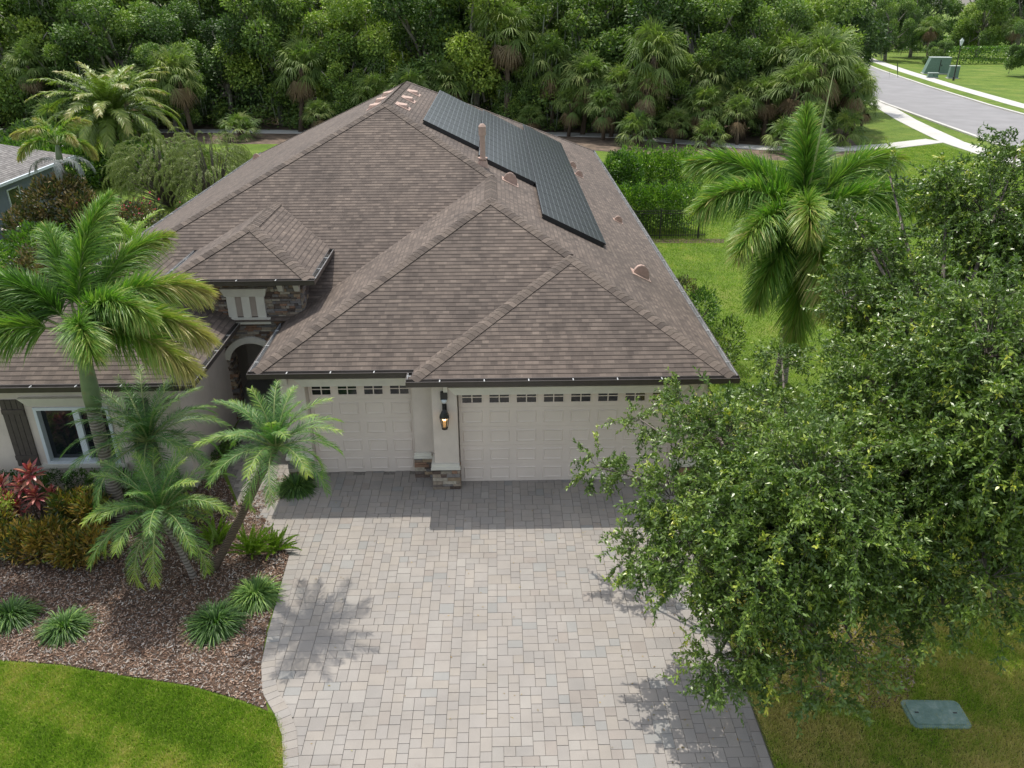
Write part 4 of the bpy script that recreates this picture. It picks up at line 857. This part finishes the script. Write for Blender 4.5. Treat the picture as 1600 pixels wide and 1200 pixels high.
# neighbour house at the left edge
nb = thing('neighbour_house', 'blue grey neighbouring house with grey shingle roof at the left edge', 'house')
b = MB(); nx1 = -22.4; b.box(nx1-12, nx1, 18.8, 28.5, 0, 2.5); b.build('wall', plain and 'nbwall' if 'nbwall' in M else 'stucco', nb)
M['nbwall'] = plain('blue_grey_stucco', (.17, .20, .25), .8, .05, 3); bpy.data.objects[nb.children[0].name].data.materials[0] = M['nbwall']
b = MB(); e1 = nx1+.5; y0 = 18.3; y1 = 29; hz = 2.6; hw = 5.3
plane_course(b, [(e1, y0, hz), (e1, y1, hz), (e1-hw, y1-hw, hz+hw*.42), (e1-hw, y0+hw, hz+hw*.42)], (-1, 0)); plane_course(b, [(e1-2*hw, y0, hz), (e1, y0, hz), (e1-hw, y0+hw, hz+hw*.42)], (0, 1)); plane_course(b, [(e1, y1, hz), (e1-2*hw, y1, hz), (e1-hw, y1-hw, hz+hw*.42)], (0, -1))
b.build('roof', 'shingle_grey', nb)
b = MB(); b.box(e1, e1+.12, y0-.12, y1, hz-.13, hz-.0); b.box(e1-2*hw, e1-.001, y0-.12, y0, hz-.13, hz-.001); b.build('gutter', 'white', nb)
b = MB(); b.box(nx1+.002, nx1+.03, 23.0, 23.9, .9, 2.0, 0); b.box(nx1, nx1+.05, 22.92, 22.999, .84, 2.06, 1); b.box(nx1, nx1+.05, 23.901, 23.98, .84, 2.06, 1); b.box(nx1, nx1+.049, 23.0, 23.9, 2.0, 2.06, 1); b.build('window', ['glass', 'white'], nb)

# hedges and fence on the right
def fence(A, B, h, label):
    A = Vector(A); B = Vector(B); t = thing('metal_fence', label, 'fence', A, math.atan2(B.y-A.y, B.x-A.x)); L = (B-A).length; b = MB(); n = int(L/.11)
    for i in range(n+1): x = i*L/n; b.box(x-.009, x+.009, -.009, .009, .05, h)
    for zz in (.15, h-.18, h-.06): b.box(0, L, -.014, .014, zz, zz+.03)
    b.build('picket_panel', 'black', t)
    for i in range(int(L/1.8)+1): b = MB(); b.box(i*1.8-.03, i*1.8+.03, -.03, .03, 0, h+.06); b.build('post', 'black', t)
fence((4.9, 20.75, 0), (10.6, 20.75, 0), 1.35, 'black metal picket fence in front of the clipped hedge')
fence((6.0, 26.6, 0), (11.0, 26.6, 0), 1.35, 'black metal picket fence behind the clipped hedge')
H_ = lambda x0, x1, z, r, dz: [(x, 0, z, .75, r, dz) for x in np.arange(x0, x1, .7)]
shrub('hedge', 'clipped green hedge behind the black picket fence', 'hedge', (0, 22.1, 0), H_(5.6, 10.4, 1.15, .95, 1.15), 15000, .12, .07, 'hedge', (.5, .25), group='hedges on the right lawn')
shrub('hedge', 'second hedge block further back with bright top growth', 'hedge', (0, 28.6, 0), H_(8.0, 11.6, 1.35, 1.1, 1.45), 12000, .13, .08, 'hedge', (.58, .25), group='hedges on the right lawn')
shrub('small_tree', 'small leafy tree between roof corner and rear hedge', 'tree', (7.2, 25.6, 0), [(0, 0, 2.4, .8, .8, .8), (.3, -.2, 1.7, .9, .8, .7), (-.5, .1, 1.5, .7, .7, .6), (.6, .3, 2.2, .6, .6, .6)], 4200, .16, .09, 'hedge', (.35, .22), crown='crown')
shrub('yard_shrub', 'loose dark shrub in the side bed near the right eave', 'shrub', (7.7, 9.2, 0), [(0, 0, .8, .55, .55, .8), (.3, .6, .6, .5, .5, .6)], 1800, .10, .04, 'hedge', (.25, .2), group='side bed shrubs')
shrub('yard_shrub', 'small grey green shrub below the right eave, nearer the garage corner', 'shrub', (7.9, 6.4, 0), [(0, 0, .8, .5, .5, .8), (-.4, -.7, .6, .5, .5, .6)], 1800, .10, .04, 'oak', (.3, .2), group='side bed shrubs')
shrub('yard_shrub', 'reddish dark shrub at the end of the side bed', 'shrub', (7.5, 11.4, 0), [(0, 0, .6, .6, .5, .6)], 1200, .10, .04, 'bronze', (.3, .2), group='side bed shrubs')
# ------------------------------------------------------------ the two live oaks by the drive
def oak(name, label, base, lobes, nspray, seed):
    t = thing(name, label, 'tree', base, 0, 'live oaks beside the driveway'); base = np.array(base); r = random.Random(seed); ac = Acc(); tw = MB(); c = np.mean([l[:3] for l in lobes], 0)-base
    fork = np.array([c[0]*.12, c[1]*.12, 1.5]); b = MB(); b.tube([(0, 0, -.05), tuple(fork*.5), tuple(fork)], [.17, .13, .12], 10)
    hub = np.array([c[0]*.45, c[1]*.45, c[2]*.75]); b.tube([tuple(fork), tuple((fork+hub)/2+np.array([.1, 0, .1])), tuple(hub)], [.12, .09, .075], 8)
    w = np.array([l[3]**2.1*(l[4] if len(l) > 4 else 1) for l in lobes]); w = w/w.sum()
    for l, f in zip(lobes, w):
        C = np.array(l[:3])-base; rad = l[3]; q = hub if np.linalg.norm(C-hub) < np.linalg.norm(C-fork) else fork
        mid = (q+C)/2+np.array([0, 0, .25]); b.tube([tuple(q), tuple(mid), tuple(C)], [.055, .035, .015], 6)
        k = max(4, int(nspray*f))
        for i in range(k):
            d = rand_dirs(1, .12)[0]; rr = rad*(.25+.75*rng.uniform()**.5); P0 = C+d*rr*.62; L = r.uniform(.45, .9)*min(1, .4+rad*.5)
            if i % 3 == 0: tw.tube([tuple(C+(P0-C)*.2), tuple(P0)], [.009, .006], 4, cap=False)
            dr = unit(d*np.array([1, 1, .55])+rng.normal(0, .28, 3)); n = 10; pts = [P0]; dd = dr.copy()
            for s in range(n): dd = unit(dd+np.array([0, 0, -.055])+rng.normal(0, .05, 3)); pts.append(pts[-1]+dd*L/n)
            pts = np.array(pts); tw.tube([tuple(p) for p in pts[::3]], [.006, .005, .004, .003][:len(pts[::3])], 3, cap=False, m=0)
            young = r.random() < .09; bt = r.uniform(.15, .5)
            # leaves on the main twig and on short side twiglets
            Bs, Ds, Tn = [], [], []
            for s in range(1, n+1):
                kk = 3 if s < n else 5
                Bs += [pts[s]]*kk; Ds += [unit((pts[s]-pts[s-1])/np.linalg.norm(pts[s]-pts[s-1])*.8+rng.normal(0, .75, 3)) for _ in range(kk)]; Tn += [bt+(.55*(s/n)**2 if young else .1*(s/n))]*kk
                if s % 2 == 0:
                    sd = unit((pts[s]-pts[s-1])/np.linalg.norm(pts[s]-pts[s-1])+rng.normal(0, .8, 3)); e = r.uniform(.14, .26)
                    for u in range(1, 7):
                        pp = pts[s]+sd*e*u/6-np.array([0, 0, .02*u/6]); Bs += [pp, pp]; Ds += [unit(sd*.9+rng.normal(0, .7, 3)), unit(sd*.9+rng.normal(0, .7, 3))]; Tn += [bt+(.5*u/6*(s/n) if young else .08*u/6)]*2
            Bs = np.array(Bs); Ds = np.array(Ds); m_ = len(Bs)
            ac.add(leaf_cards(Bs, Ds, rng.uniform(.055, .10, m_), rng.uniform(.024, .038, m_), 1.0), np.clip(np.array(Tn)+rng.normal(0, .07, m_), 0, 1))
    b.build('trunk', 'bark', t, True); tw.build('twig', 'bark', t); ac.build('crown', 'oak', t); return t
T1 = [(4.54, -4.87, 3.8, .8), (4.8, -6.2, 3.4, 1.1), (3.88, -6.44, 2.6, .7), (3.22, -5.85, 2.4, .5), (4.5, -2.32, 3.2, .36), (3.64, -2.4, 2.9, .3), (2.79, -3.01, 2.2, .28), (3.36, -3.3, 2.3, .35), (5.37, -6.53, 4.0, 1.1), (5.4, -7.1, 3.5, 1.0), (4.55, -7.2, 2.7, .8), (4.0, -7.48, 1.7, .45), (6.1, -7.2, 3.3, .75), (5.9, -2.9, 3.4, .45), (3.68, -5.31, 3.0, .6), (6.18, -5.81, 4.2, .7), (4.9, -7.0, 3.3, .9), (5.0, -7.75, 2.1, .6, .45), (5.75, -7.75, 2.3, .6, .45), (4.35, -7.5, 1.9, .45, .6), (6.4, -7.3, 2.6, .6, .5), (5.3, -8.1, 1.8, .35, .5), (6.3, -6.0, 2.6, .9, .5), (6.55, -1.6, 3.75, .42, .9), (5.9, -1.9, 3.1, .35, .8)]
T2 = [(8.49, -2.5, 5.19, 1.2), (9.99, -1.5, 6.57, 1.1), (7.92, -1.8, 6.07, .55), (7.54, -1.5, 6.53, .3), (8.28, -1.0, 7.25, .2), (9.41, -1.0, 7.06, .5), (10.59, -1.0, 7.64, .45), (10.76, -2.0, 5.73, 1.5), (7.18, -2.5, 5.33, .5), (7.28, -4.72, 4.5, 1.2), (8.06, -5.48, 5.5, 1.5), (7.75, -6.5, 4.2, 1.15), (7.0, -6.2, 4.2, 1.0), (7.6, -7.5, 3.1, .7, .6), (7.0, -7.6, 2.7, .5, .5), (8.3, -6.6, 3.3, .8, .7), (8.0, -6.7, 5.0, 1.25), (7.63, -2.63, 4.5, .5)]
oak('live_oak', 'spreading live oak overhanging the right side of the driveway', (6.3, -5.3, 0), T1, 1550, 1)
oak('live_oak', 'taller live oak filling the right edge of the photo', (8.7, -3.6, 0), T2, 2700, 2)
# ------------------------------------------------------------ the wood behind
def crown_mesh(seed, R, H, n, L, Wd, flat=.8):
    r = random.Random(seed); g = np.random.default_rng(seed); ac = Acc(); lob = []
    for k in range(34):
        a = r.uniform(0, 6.28); rr = R*math.sqrt(r.random())*.82; zz = H*(.16+.76*r.random()*(1-.30*(rr/R)**2)); lob.append((math.cos(a)*rr, math.sin(a)*rr, zz, r.uniform(.15, .33)*R))
    for l in lob:
        k = int(n/34*(l[3]/(.25*R))**2); d = rand_dirs(k, .12); rr = l[3]*(.55+.5*g.uniform(0, 1, k)**.7)*(1+.22*np.sin(d[:, 0]*9+l[0]*3)*np.cos(d[:, 1]*8+d[:, 2]*6))
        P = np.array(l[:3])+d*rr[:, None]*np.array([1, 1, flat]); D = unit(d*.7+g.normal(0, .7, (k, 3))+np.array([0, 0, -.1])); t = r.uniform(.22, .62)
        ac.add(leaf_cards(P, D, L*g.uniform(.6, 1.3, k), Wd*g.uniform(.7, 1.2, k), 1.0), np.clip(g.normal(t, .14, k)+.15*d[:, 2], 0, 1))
    b = MB(); b.tube([(0, 0, -.1), (r.uniform(-.3, .3), r.uniform(-.3, .3), H*.25), (r.uniform(-.8, .8), r.uniform(-.8, .8), H*.5)], [.38, .27, .17], 9)
    for l in lob[:20]: b.tube([(0, 0, H*.22+r.uniform(0, .2)*H), (l[0]*.5+r.uniform(-.5, .5), l[1]*.5+r.uniform(-.5, .5), l[2]*.72), (l[0], l[1], l[2]), (l[0]*1.3+r.uniform(-.5, .5), l[1]*1.3+r.uniform(-.5, .5), l[2]+r.uniform(-.4, 1.3))], [.16, .12, .08, .03], 6)
    mo = Acc(); 
    for l in lob[::2]:
        k = 14; P = np.array(l[:3])+g.normal(0, .5, (k, 3))*l[3]; P[:, 2] -= l[3]*.35; D = unit(np.array([0, 0, -1])+g.normal(0, .12, (k, 3))); mo.add(blades(P, D, unit(np.cross(D, g.normal(size=(k, 3)))), g.uniform(.5, 1.7, k), g.uniform(.06, .16, k), 0.), g.uniform(0, 1, k))
    return ac.mesh('crown', 'wood'), b.mesh('trunk', 'pale_bark', True), mo.mesh('spanish_moss', 'moss')
CR = [crown_mesh(11+i, 5.2, 13, 30000, .30, .17) for i in range(4)]
def fan_palm_mesh(seed, H, nleaf, R=1.5, skirt=14):
    r = random.Random(seed); g = np.random.default_rng(seed); ac = Acc(); de = Acc()
    def fan(acc, az, el, pl, R, sag, tn):
        a, e = R_(az), R_(el); d = np.array([math.cos(a)*math.cos(e), math.sin(a)*math.cos(e), math.sin(e)]); s = np.array([-math.sin(a), math.cos(a), 0]); up = np.cross(d, s)*-1; p = np.array([0, 0, H])+d*pl
        acc.add(blades(np.array([[0, 0, H]]), d[None], s[None], pl, .05, .0, 1, [1, 1]), np.array([tn])); n = 22; th = np.linspace(-1.75, 1.75, n)+g.normal(0, .05, n)
        D = unit(np.cos(th)[:, None]*d+np.sin(th)[:, None]*s+np.abs(np.sin(th))[:, None]*up*.25); acc.add(blades(np.repeat(p[None], n, 0), D, unit(np.cross(D, up)), R*(.72+.28*np.cos(th*.8))*g.uniform(.85, 1.1, n), .095, sag*g.uniform(.6, 1.3, n)), np.clip(g.normal(tn, .08, n), 0, 1))
    for k in range(nleaf): f = k/nleaf; fan(ac, k*137.5, 82-100*f+r.uniform(-8, 8), r.uniform(.8, 1.3)*R*.62, R*.72, .45, .25+r.random()*.5)
    for k in range(skirt): fan(de, k*100+r.uniform(-20, 20), -45-r.uniform(0, 38), R*.55, R*.62, .3, r.random())
    b = MB(); b.tube([(0, 0, -.1), (r.uniform(-.15, .15), 0, H*.5), (0, 0, H)], [.25, .19, .2], 10)
    for k in range(40): a = k*2.4; z = H*(.35+.6*k/40); b.tube([(math.cos(a)*.15, math.sin(a)*.15, z), (math.cos(a)*.34, math.sin(a)*.34, z+.22)], [.05, .025], 4)
    return ac.mesh('crown', 'sabal'), b.mesh('trunk', 'rough_trunk', True), de.mesh('dead_frond', 'dead') if skirt else None
FP = [fan_palm_mesh(21, 4.9, 40, 2.3), fan_palm_mesh(22, 3.4, 38, 2.2, 12), fan_palm_mesh(23, 7.0, 40, 2.3, 26), fan_palm_mesh(24, 1.0, 26, 2.1, 6)]
def place(name, parts, names, loc, rz, sc, label, cat, group):
    t = thing(name, label, cat, loc, rz, group); t.scale = sc if isinstance(sc, tuple) else (sc,)*3
    for me, nm in zip(parts, names):
        if me:
            q = link(nm, me, t)
            if nm in ('spanish_moss', 'dead_frond'): q['kind'] = 'stuff'
    return t
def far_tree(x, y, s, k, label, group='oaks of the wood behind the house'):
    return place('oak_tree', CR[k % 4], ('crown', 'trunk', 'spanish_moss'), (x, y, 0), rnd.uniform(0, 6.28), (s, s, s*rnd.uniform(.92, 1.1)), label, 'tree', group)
def far_palm(x, y, s, k, label, group='cabbage palms along the wood edge'):
    s *= rnd.uniform(.62, .98); t = place('cabbage_palm', FP[k], ('crown', 'trunk', 'dead_frond'), (x+rnd.uniform(-.6, .6), y+rnd.uniform(-.5, .9), 0), rnd.uniform(0, 6.28), (s, s, s*rnd.uniform(.8, 1.25)), label, 'palm', group)
    t.rotation_euler.x = rnd.uniform(-.12, .12); t.rotation_euler.y = rnd.uniform(-.14, .14); return t
ORD = ['first', 'second', 'third', 'fourth', 'fifth', 'sixth', 'seventh', 'eighth', 'ninth', 'tenth', 'eleventh', 'twelfth', 'thirteenth', 'fourteenth', 'fifteenth', 'sixteenth', 'seventeenth', 'eighteenth', 'nineteenth', 'twentieth', 'twenty-first', 'twenty-second', 'twenty-third', 'twenty-fourth', 'twenty-fifth', 'twenty-sixth', 'twenty-seventh', 'twenty-eighth', 'twenty-ninth', 'thirtieth', 'thirty-first', 'thirty-second', 'thirty-third', 'thirty-fourth', 'thirty-fifth', 'thirty-sixth']
def side(x): return 'left of the roof' if x < -14 else 'behind the roof ridge' if x < 6 else 'right of the roof behind the footpath'
row1 = [(x, 58.5+2.2*math.sin(x*.7)) for x in np.arange(-48, 10, 4.3)]+[(12, 55), (17.5, 53.5), (22.5, 54), (27, 57)]
row2 = [(x+1.5, 66+2.5*math.sin(x*1.3)) for x in np.arange(-54, 34, 5.2)]
row3 = [(x, 78+3*math.sin(x*2.1)) for x in np.arange(-60, 36, 6.5)]
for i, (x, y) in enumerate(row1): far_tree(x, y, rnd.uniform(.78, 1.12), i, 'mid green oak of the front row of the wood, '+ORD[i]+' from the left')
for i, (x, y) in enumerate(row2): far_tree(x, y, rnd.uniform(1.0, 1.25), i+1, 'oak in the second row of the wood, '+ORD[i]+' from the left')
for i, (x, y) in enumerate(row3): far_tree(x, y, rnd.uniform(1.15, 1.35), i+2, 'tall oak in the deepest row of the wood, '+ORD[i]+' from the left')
for i, (x, y, s) in enumerate([(31, 66, .62), (35, 84, .8), (40, 100, .85), (44, 118, .9), (50, 140, 1.), (34, 98, 1.1), (28, 84, 1.1)]): far_tree(x, y, s, i, 'oak on the near side of the road, '+ORD[i]+' of its line going away', 'oaks along the road')
for i, (x, y, s) in enumerate([(66, 128, .75), (74, 136, .9), (84, 133, .9), (94, 138, 1.), (104, 142, 1.), (60, 150, .8), (72, 158, 1.1), (86, 160, 1.2), (100, 165, 1.2), (112, 150, 1.), (58, 176, 1.2), (72, 190, 1.2), (90, 190, 1.3)]): far_tree(x, y, s, i, 'distant oak beyond the far hedges, '+ORD[i]+' in the line from left to right', 'oaks beyond the road')
far_tree(72.5, 99, .55, 1, 'broad oak right of the street lamp at the photo edge', 'oaks beyond the road')
far_tree(66.5, 112, .36, 2, 'small pale oak beside the utility cabinets', 'oaks beyond the road')
pl = [(-23, 51.5, .9, 0), (-37, 53, 1., 2), (-31, 52, .8, 1), (-44, 52, 1., 0), (-13.5, 52, .7, 1), (-16, 54, 1., 0), (-9, 53, .9, 1), (1.8, 53.5, 1.25, 2), (6.5, 50.6, .75, 1), (9, 48.8, .8, 1), (12, 48.2, .85, 0), (14.5, 46.9, .8, 1), (18.5, 45.8, .85, 1), (21, 47.5, .9, 0), (23.8, 42.8, .8, 1), (25.7, 48.0, 1.12, 0), (29.2, 50.5, .95, 0), (30.6, 52.2, .8, 1), (26.8, 52.5, 1.05, 2), (18, 50.5, 1.0, 0), (-3, 55, 1.1, 0), (4, 51.3, .7, 1), (-27, 55, 1.1, 2), (32, 60, .9, 0)]
pl += [(2.6, 50.9, .8, 3), (7.8, 52.3, 1.1, 0), (10.4, 50.2, .95, 0), (13.4, 49.4, 1.15, 0), (16.4, 48.8, 1.05, 1), (19.6, 49.0, 1.15, 0), (22.6, 46.0, 1.0, 0), (24.2, 49.8, 1.25, 0), (28.0, 48.2, 1.15, 0), (11.2, 46.6, .9, 3), (17.0, 44.6, .85, 3), (21.6, 43.0, .8, 3), (27.6, 45.6, .9, 3), (-19, 51, 1., 3), (-34, 50, 1., 3), (-28, 50.5, 1.0, 1), (5.2, 53.5, 1.25, 0), (-6, 52, .9, 1)]
pl.sort()
for i, (x, y, s, k) in enumerate(pl): far_palm(x, y, s, k, (('low stemless palmetto' if k == 3 else 'cabbage palm with a brown frond skirt')+' at the wood edge, '+(ORD[i]+' from the left' if i < 20 else ORD[len(pl)-1-i]+' from the right')))
for i, (x, y, s) in enumerate([(92, 124, 1.1), (70, 121, 1.3), (88, 128, 1.4)]): far_palm(x, y, s, 2, 'distant cabbage palm beyond the far hedges, '+('left' if i == 1 else 'right' if i == 0 else 'middle')+' one of three', 'cabbage palms beyond the road')
for i, (x, y, s_) in enumerate([(3.5, 55.5, .55), (9.3, 54.2, .5), (15.6, 50.8, .52), (20.4, 51.6, .6), (27.6, 51.4, .55), (-11, 55.5, .6), (-25.5, 53.8, .55), (-34.5, 54.6, .6)]): far_tree(x, y, s_, i+1, 'small oak among the cabbage palms, '+(ORD[i]+' of the five behind the footpath' if i < 5 else ORD[i-5]+' from the roof of three on the left'), 'small oaks among the palms')
# undergrowth of palmetto and brush nobody could count
ac = Acc()
pts_u = []
for x in np.arange(-50, 31, .8):
    yb = 56.0 if x < 5 else 54.5 if x < 12 else 50.5 if x < 26 else 54
    for k in range(3): pts_u.append((x+rnd.uniform(-.6, .6), yb+rnd.uniform(-1.5, 3.5)+k*1.2, rnd.uniform(.8, 4.2)))
for (x, y, h) in pts_u:
    k = 46; az = rng.uniform(0, 6.283, k); e = rng.uniform(.1, 1.3, k); D = np.stack([np.cos(az)*np.cos(e), np.sin(az)*np.cos(e), np.sin(e)], 1); P = np.array([x, y, h*.35])+rng.normal(0, .35, (k, 3))*np.array([1, 1, h*.5]); ac.add(blades(P, D, unit(np.cross(D, rng.normal(size=(k, 3)))), rng.uniform(.5, 1.1, k), .10, .4, 2), np.clip(rng.normal(.3+.3*rnd.random(), .15, k), 0, 1))
    k = 60; P = np.array([x, y, h*.6])+rng.normal(0, .55, (k, 3))*np.array([1, 1, h*.6]); P[:, 2] = np.abs(P[:, 2]); ac.add(leaf_cards(P, rand_dirs(k), .3, .15), np.clip(rng.normal(.25, .15, k), 0, 1))
tag(ac.build('undergrowth', 'wood'), 'dark tangled brush and palmetto filling the wood floor', 'undergrowth', kind='stuff')
# ------------------------------------------------------------ across the road
def cabinet(name, label, loc, w, d, h, slant=.5, rz=-.25):
    t = thing(name, label, 'utility box', loc, rz); b = MB()
    b.hexa([(-w/2-slant, -d/2, .1), (w/2, -d/2, .1), (w/2, d/2, .1), (-w/2-slant, d/2, .1), (-w/2, -d/2, h), (w/2, -d/2, h), (w/2, d/2, h), (-w/2, d/2, h)]); b.build('cabinet', 'utility', t)
    b = MB(); b.box(-w/2-.05, w/2+.05, -d/2-.05, d/2+.05, h+.002, h+.08); b.build('lid', 'utility_lid', t)
    b = MB(); b.box(-w/2-slant-.1, w/2+.1, -d/2-.1, d/2+.1, 0, .098); b.build('pad', 'concrete', t)
    b = MB(); b.box(-w*.02, w*.02, -d/2-.02, -d/2-.002, .3, h*.9); b.box(w*.06, w*.10, -d/2-.05, -d/2-.002, h*.5, h*.6); b.build('handle', 'black', t)
M['utility'] = plain('utility_green', (.12, .20, .16), .5, .08); M['utility_lid'] = plain('utility_lid', (.36, .42, .38), .5, .06)
cabinet('utility_cabinet', 'large green utility cabinet beyond the far sidewalk', (62.9, 104, 0), 2.6, 1.6, 2.1, .6)
cabinet('utility_cabinet', 'smaller green utility box behind the street lamp', (61.6, 97.2, 0), 1.1, .9, 1.5, .1)
cabinet('utility_cabinet', 'low green utility box in front of the large cabinet', (59.2, 97.8, 0), 1.2, .6, .6, .1)
t = thing('street_lamp', 'black post lamp with pale lantern beyond the far sidewalk', 'street lamp', (60.1, 94.1, 0))
b = MB(); b.tube([(0, 0, 0), (0, 0, .5), (0, 0, .55), (0, 0, 4.2)], [.14, .12, .075, .06], 10); b.build('pole', 'black', t, False)
b = MB(); b.tube([(0, 0, 4.2), (0, 0, 4.3), (0, 0, 4.75)], [.10, .14, .24], 10); b.build('lamp_glass', 'white', t); b = MB(); b.tube([(0, 0, 4.752), (0, 0, 4.98), (0, 0, 5.1)], [.27, .10, .02], 10); b.build('lamp_cap', 'utility_lid', t)
def far_hedge(x0, x1, y0, y1, h, w, label):
    t = thing('boxed_hedge', label, 'hedge', ((x0+x1)/2, (y0+y1)/2, 0), math.atan2(y1-y0, x1-x0), 'boxed hedges across the road'); L = math.hypot(x1-x0, y1-y0); n = int(L*h*90); ac = Acc()
    P = np.stack([rng.uniform(-L/2, L/2, n), rng.uniform(-w/2, w/2, n), rng.uniform(0, h, n)], 1); f = rng.integers(0, 3, n); P[f == 0, 1] = -w/2; P[f == 1, 2] = h; P += rng.normal(0, .06, (n, 3))
    ac.add(leaf_cards(P, rand_dirs(n, .4), .28, .18), np.clip(rng.normal(.45, .2, n), 0, 1)); ac.build('foliage', 'hedge', t)
far_hedge(72, 96, 121, 121, 2.4, 2.0, 'clipped green hedge right behind the utility cabinets'); far_hedge(76, 98, 150, 148, 2.6, 2.0, 'low hedge further back beyond the road bend')
# green vault lid in the front lawn
mt, nt, bb = newmat('vault_lid'); tc = nt.nodes.new('ShaderNodeTexCoord').outputs['Object']
nt.links.new(ramp(nt, noise(nt, 7, 6, .7, tc), [(.3, (.10, .17, .14)), (.52, (.15, .24, .20)), (.75, (.28, .35, .31))]), bb.inputs['Base Color']); bb.inputs['Roughness'].default_value = .8; bump(nt, noise(nt, 220, 2, .5, tc), bb, .3, .003); M['vault'] = mt
t = thing('utility_vault', 'flat faded green utility vault lid set in the front lawn', 'utility box', (7.77, -7.05, 0), -.04)
def rrect(w, d, r, z, n=6):
    out = []
    for cx, cy, a0 in ((w-r, d-r, 0), (-w+r, d-r, 90), (-w+r, -d+r, 180), (w-r, -d+r, 270)):
        for k in range(n+1): a = R_(a0+90*k/n); out.append((cx+r*math.cos(a), cy+r*math.sin(a), z))
    return out
def slab(w, d, r, z0, z1, bev): 
    b = MB(); A, B_, C = rrect(w, d, r, z0), rrect(w, d, r, z1-bev), rrect(w-bev, d-bev, r-bev, z1)
    for P, Q in ((A, B_), (B_, C)):
        for i in range(len(P)): j = (i+1) % len(P); b.face([P[i], P[j], Q[j], Q[i]])
    b.face(C); return b
slab(.47, .28, .10, 0, .05, .015).build('lid_rim', 'vault', t); bb_ = slab(.41, .22, .07, .052, .064, .008); bb_.build('lid', 'vault', t)
b = MB()
for x in (-.3, .3): b.box(x-.03, x+.03, -.012, .012, .065, .069)
b.build('lid_bolt', 'black', t)
# ------------------------------------------------------------ grass blades near the camera
def grass(name, poly, ext, dens_, label, dry=.0, gs=1.):
    area = (ext[1]-ext[0])*(ext[3]-ext[2]); n = int(area*dens_); x = rng.uniform(ext[0], ext[1], n); y = rng.uniform(ext[2], ext[3], n); P = np.array(poly); ins = np.zeros(n, bool); j = len(P)-1
    for i in range(len(P)):
        ins ^= ((P[i, 1] > y) != (P[j, 1] > y)) & (x < (P[j, 0]-P[i, 0])*(y-P[i, 1])/(P[j, 1]-P[i, 1]+1e-12)+P[i, 0]); j = i
    x, y = x[ins], y[ins]; n = len(x); pat = .5+.30*np.sin(x*1.7+np.sin(y*1.9)*1.3)*np.cos(y*2.3+x*.7)+.16*np.sin(x*5.1+y*3.7)*np.sin(y*4.3-x*2.2)+.13*np.sin(x*13+2*np.sin(y*7))*np.sin(y*11-x*5)+.34*np.exp(-((x+4.7)**2/1.6+(y+8.0)**2/.5))
    a = rng.uniform(0, 6.283, n); e = rng.uniform(.5, 1.4, n); D = np.stack([np.cos(a)*np.cos(e), np.sin(a)*np.cos(e), np.sin(e)], 1); S_ = unit(np.cross(D, rng.normal(size=(n, 3))))
    L = rng.uniform(.04, .09, n)[:, None]*(.8+.35*pat[:, None])*gs; B_ = np.stack([x, y, np.full(n, .0)], 1); w = .0075*gs
    V = np.stack([B_-S_*w, B_+S_*w, B_+D*L], 1).reshape(-1, 3); tn = np.clip(rng.normal(.46, .17, n)+np.maximum(-.25, pat-.56+dry)*.8, 0, 1)
    tag(link(name, big_mesh(name, V, np.arange(n*3).reshape(n, 3), 'blade', tint=tn)), label, 'grass', kind='stuff')

grass('grass', [(-13, -9.5), (-13, -5.05), (-9.2, -5.4), (-7.75, -5.55), (-6.72, -5.66), (-5.4, -5.96), (-4.25, -6.2), (-3.3, -6.55), (-2.95, -6.70), (-2.70, -6.80), (-2.48, -7.21), (-2.32, -7.79), (-2.27, -8.6), (-2.24, -9.5)], (-13, -2.2, -9.4, -5), 8000, 'short green lawn grass left of the driveway')
grass('grass', [(4.94, -9), (4.94, -2), (12, -2), (12, -9)], (4.95, 12, -8.9, -2), 7000, 'patchy dry lawn grass right of the driveway', .48)
grass('grass', [(6.2, 0), (6.2, 40), (15, 40.5), (22, 39.5), (26, 42.4), (34.4, 46), (34.6, 0)], (6.2, 34.5, 0, 46), 420, 'mown lawn grass right of the house', -.12, 1.25)
n = 260; x = rng.uniform(-3, 4.8, n); y = rng.uniform(-8.5, 0, n); x[:170] = rng.normal(4.0, .7, 170).clip(-3, 4.85); P = np.stack([x, y, np.full(n, .03)], 1); D = rand_dirs(n); D[:, 2] *= .1; D = unit(D)
V, F = leaf_cards(P, D, rng.uniform(.03, .06, n), rng.uniform(.012, .022, n), 3.); tag(link('fallen_leaves', big_mesh('fallen_leaves', V, F, 'croton', tint=rng.uniform(.3, .9, n))), 'scattered fallen oak leaves on the driveway pavers', 'leaves', kind='stuff')
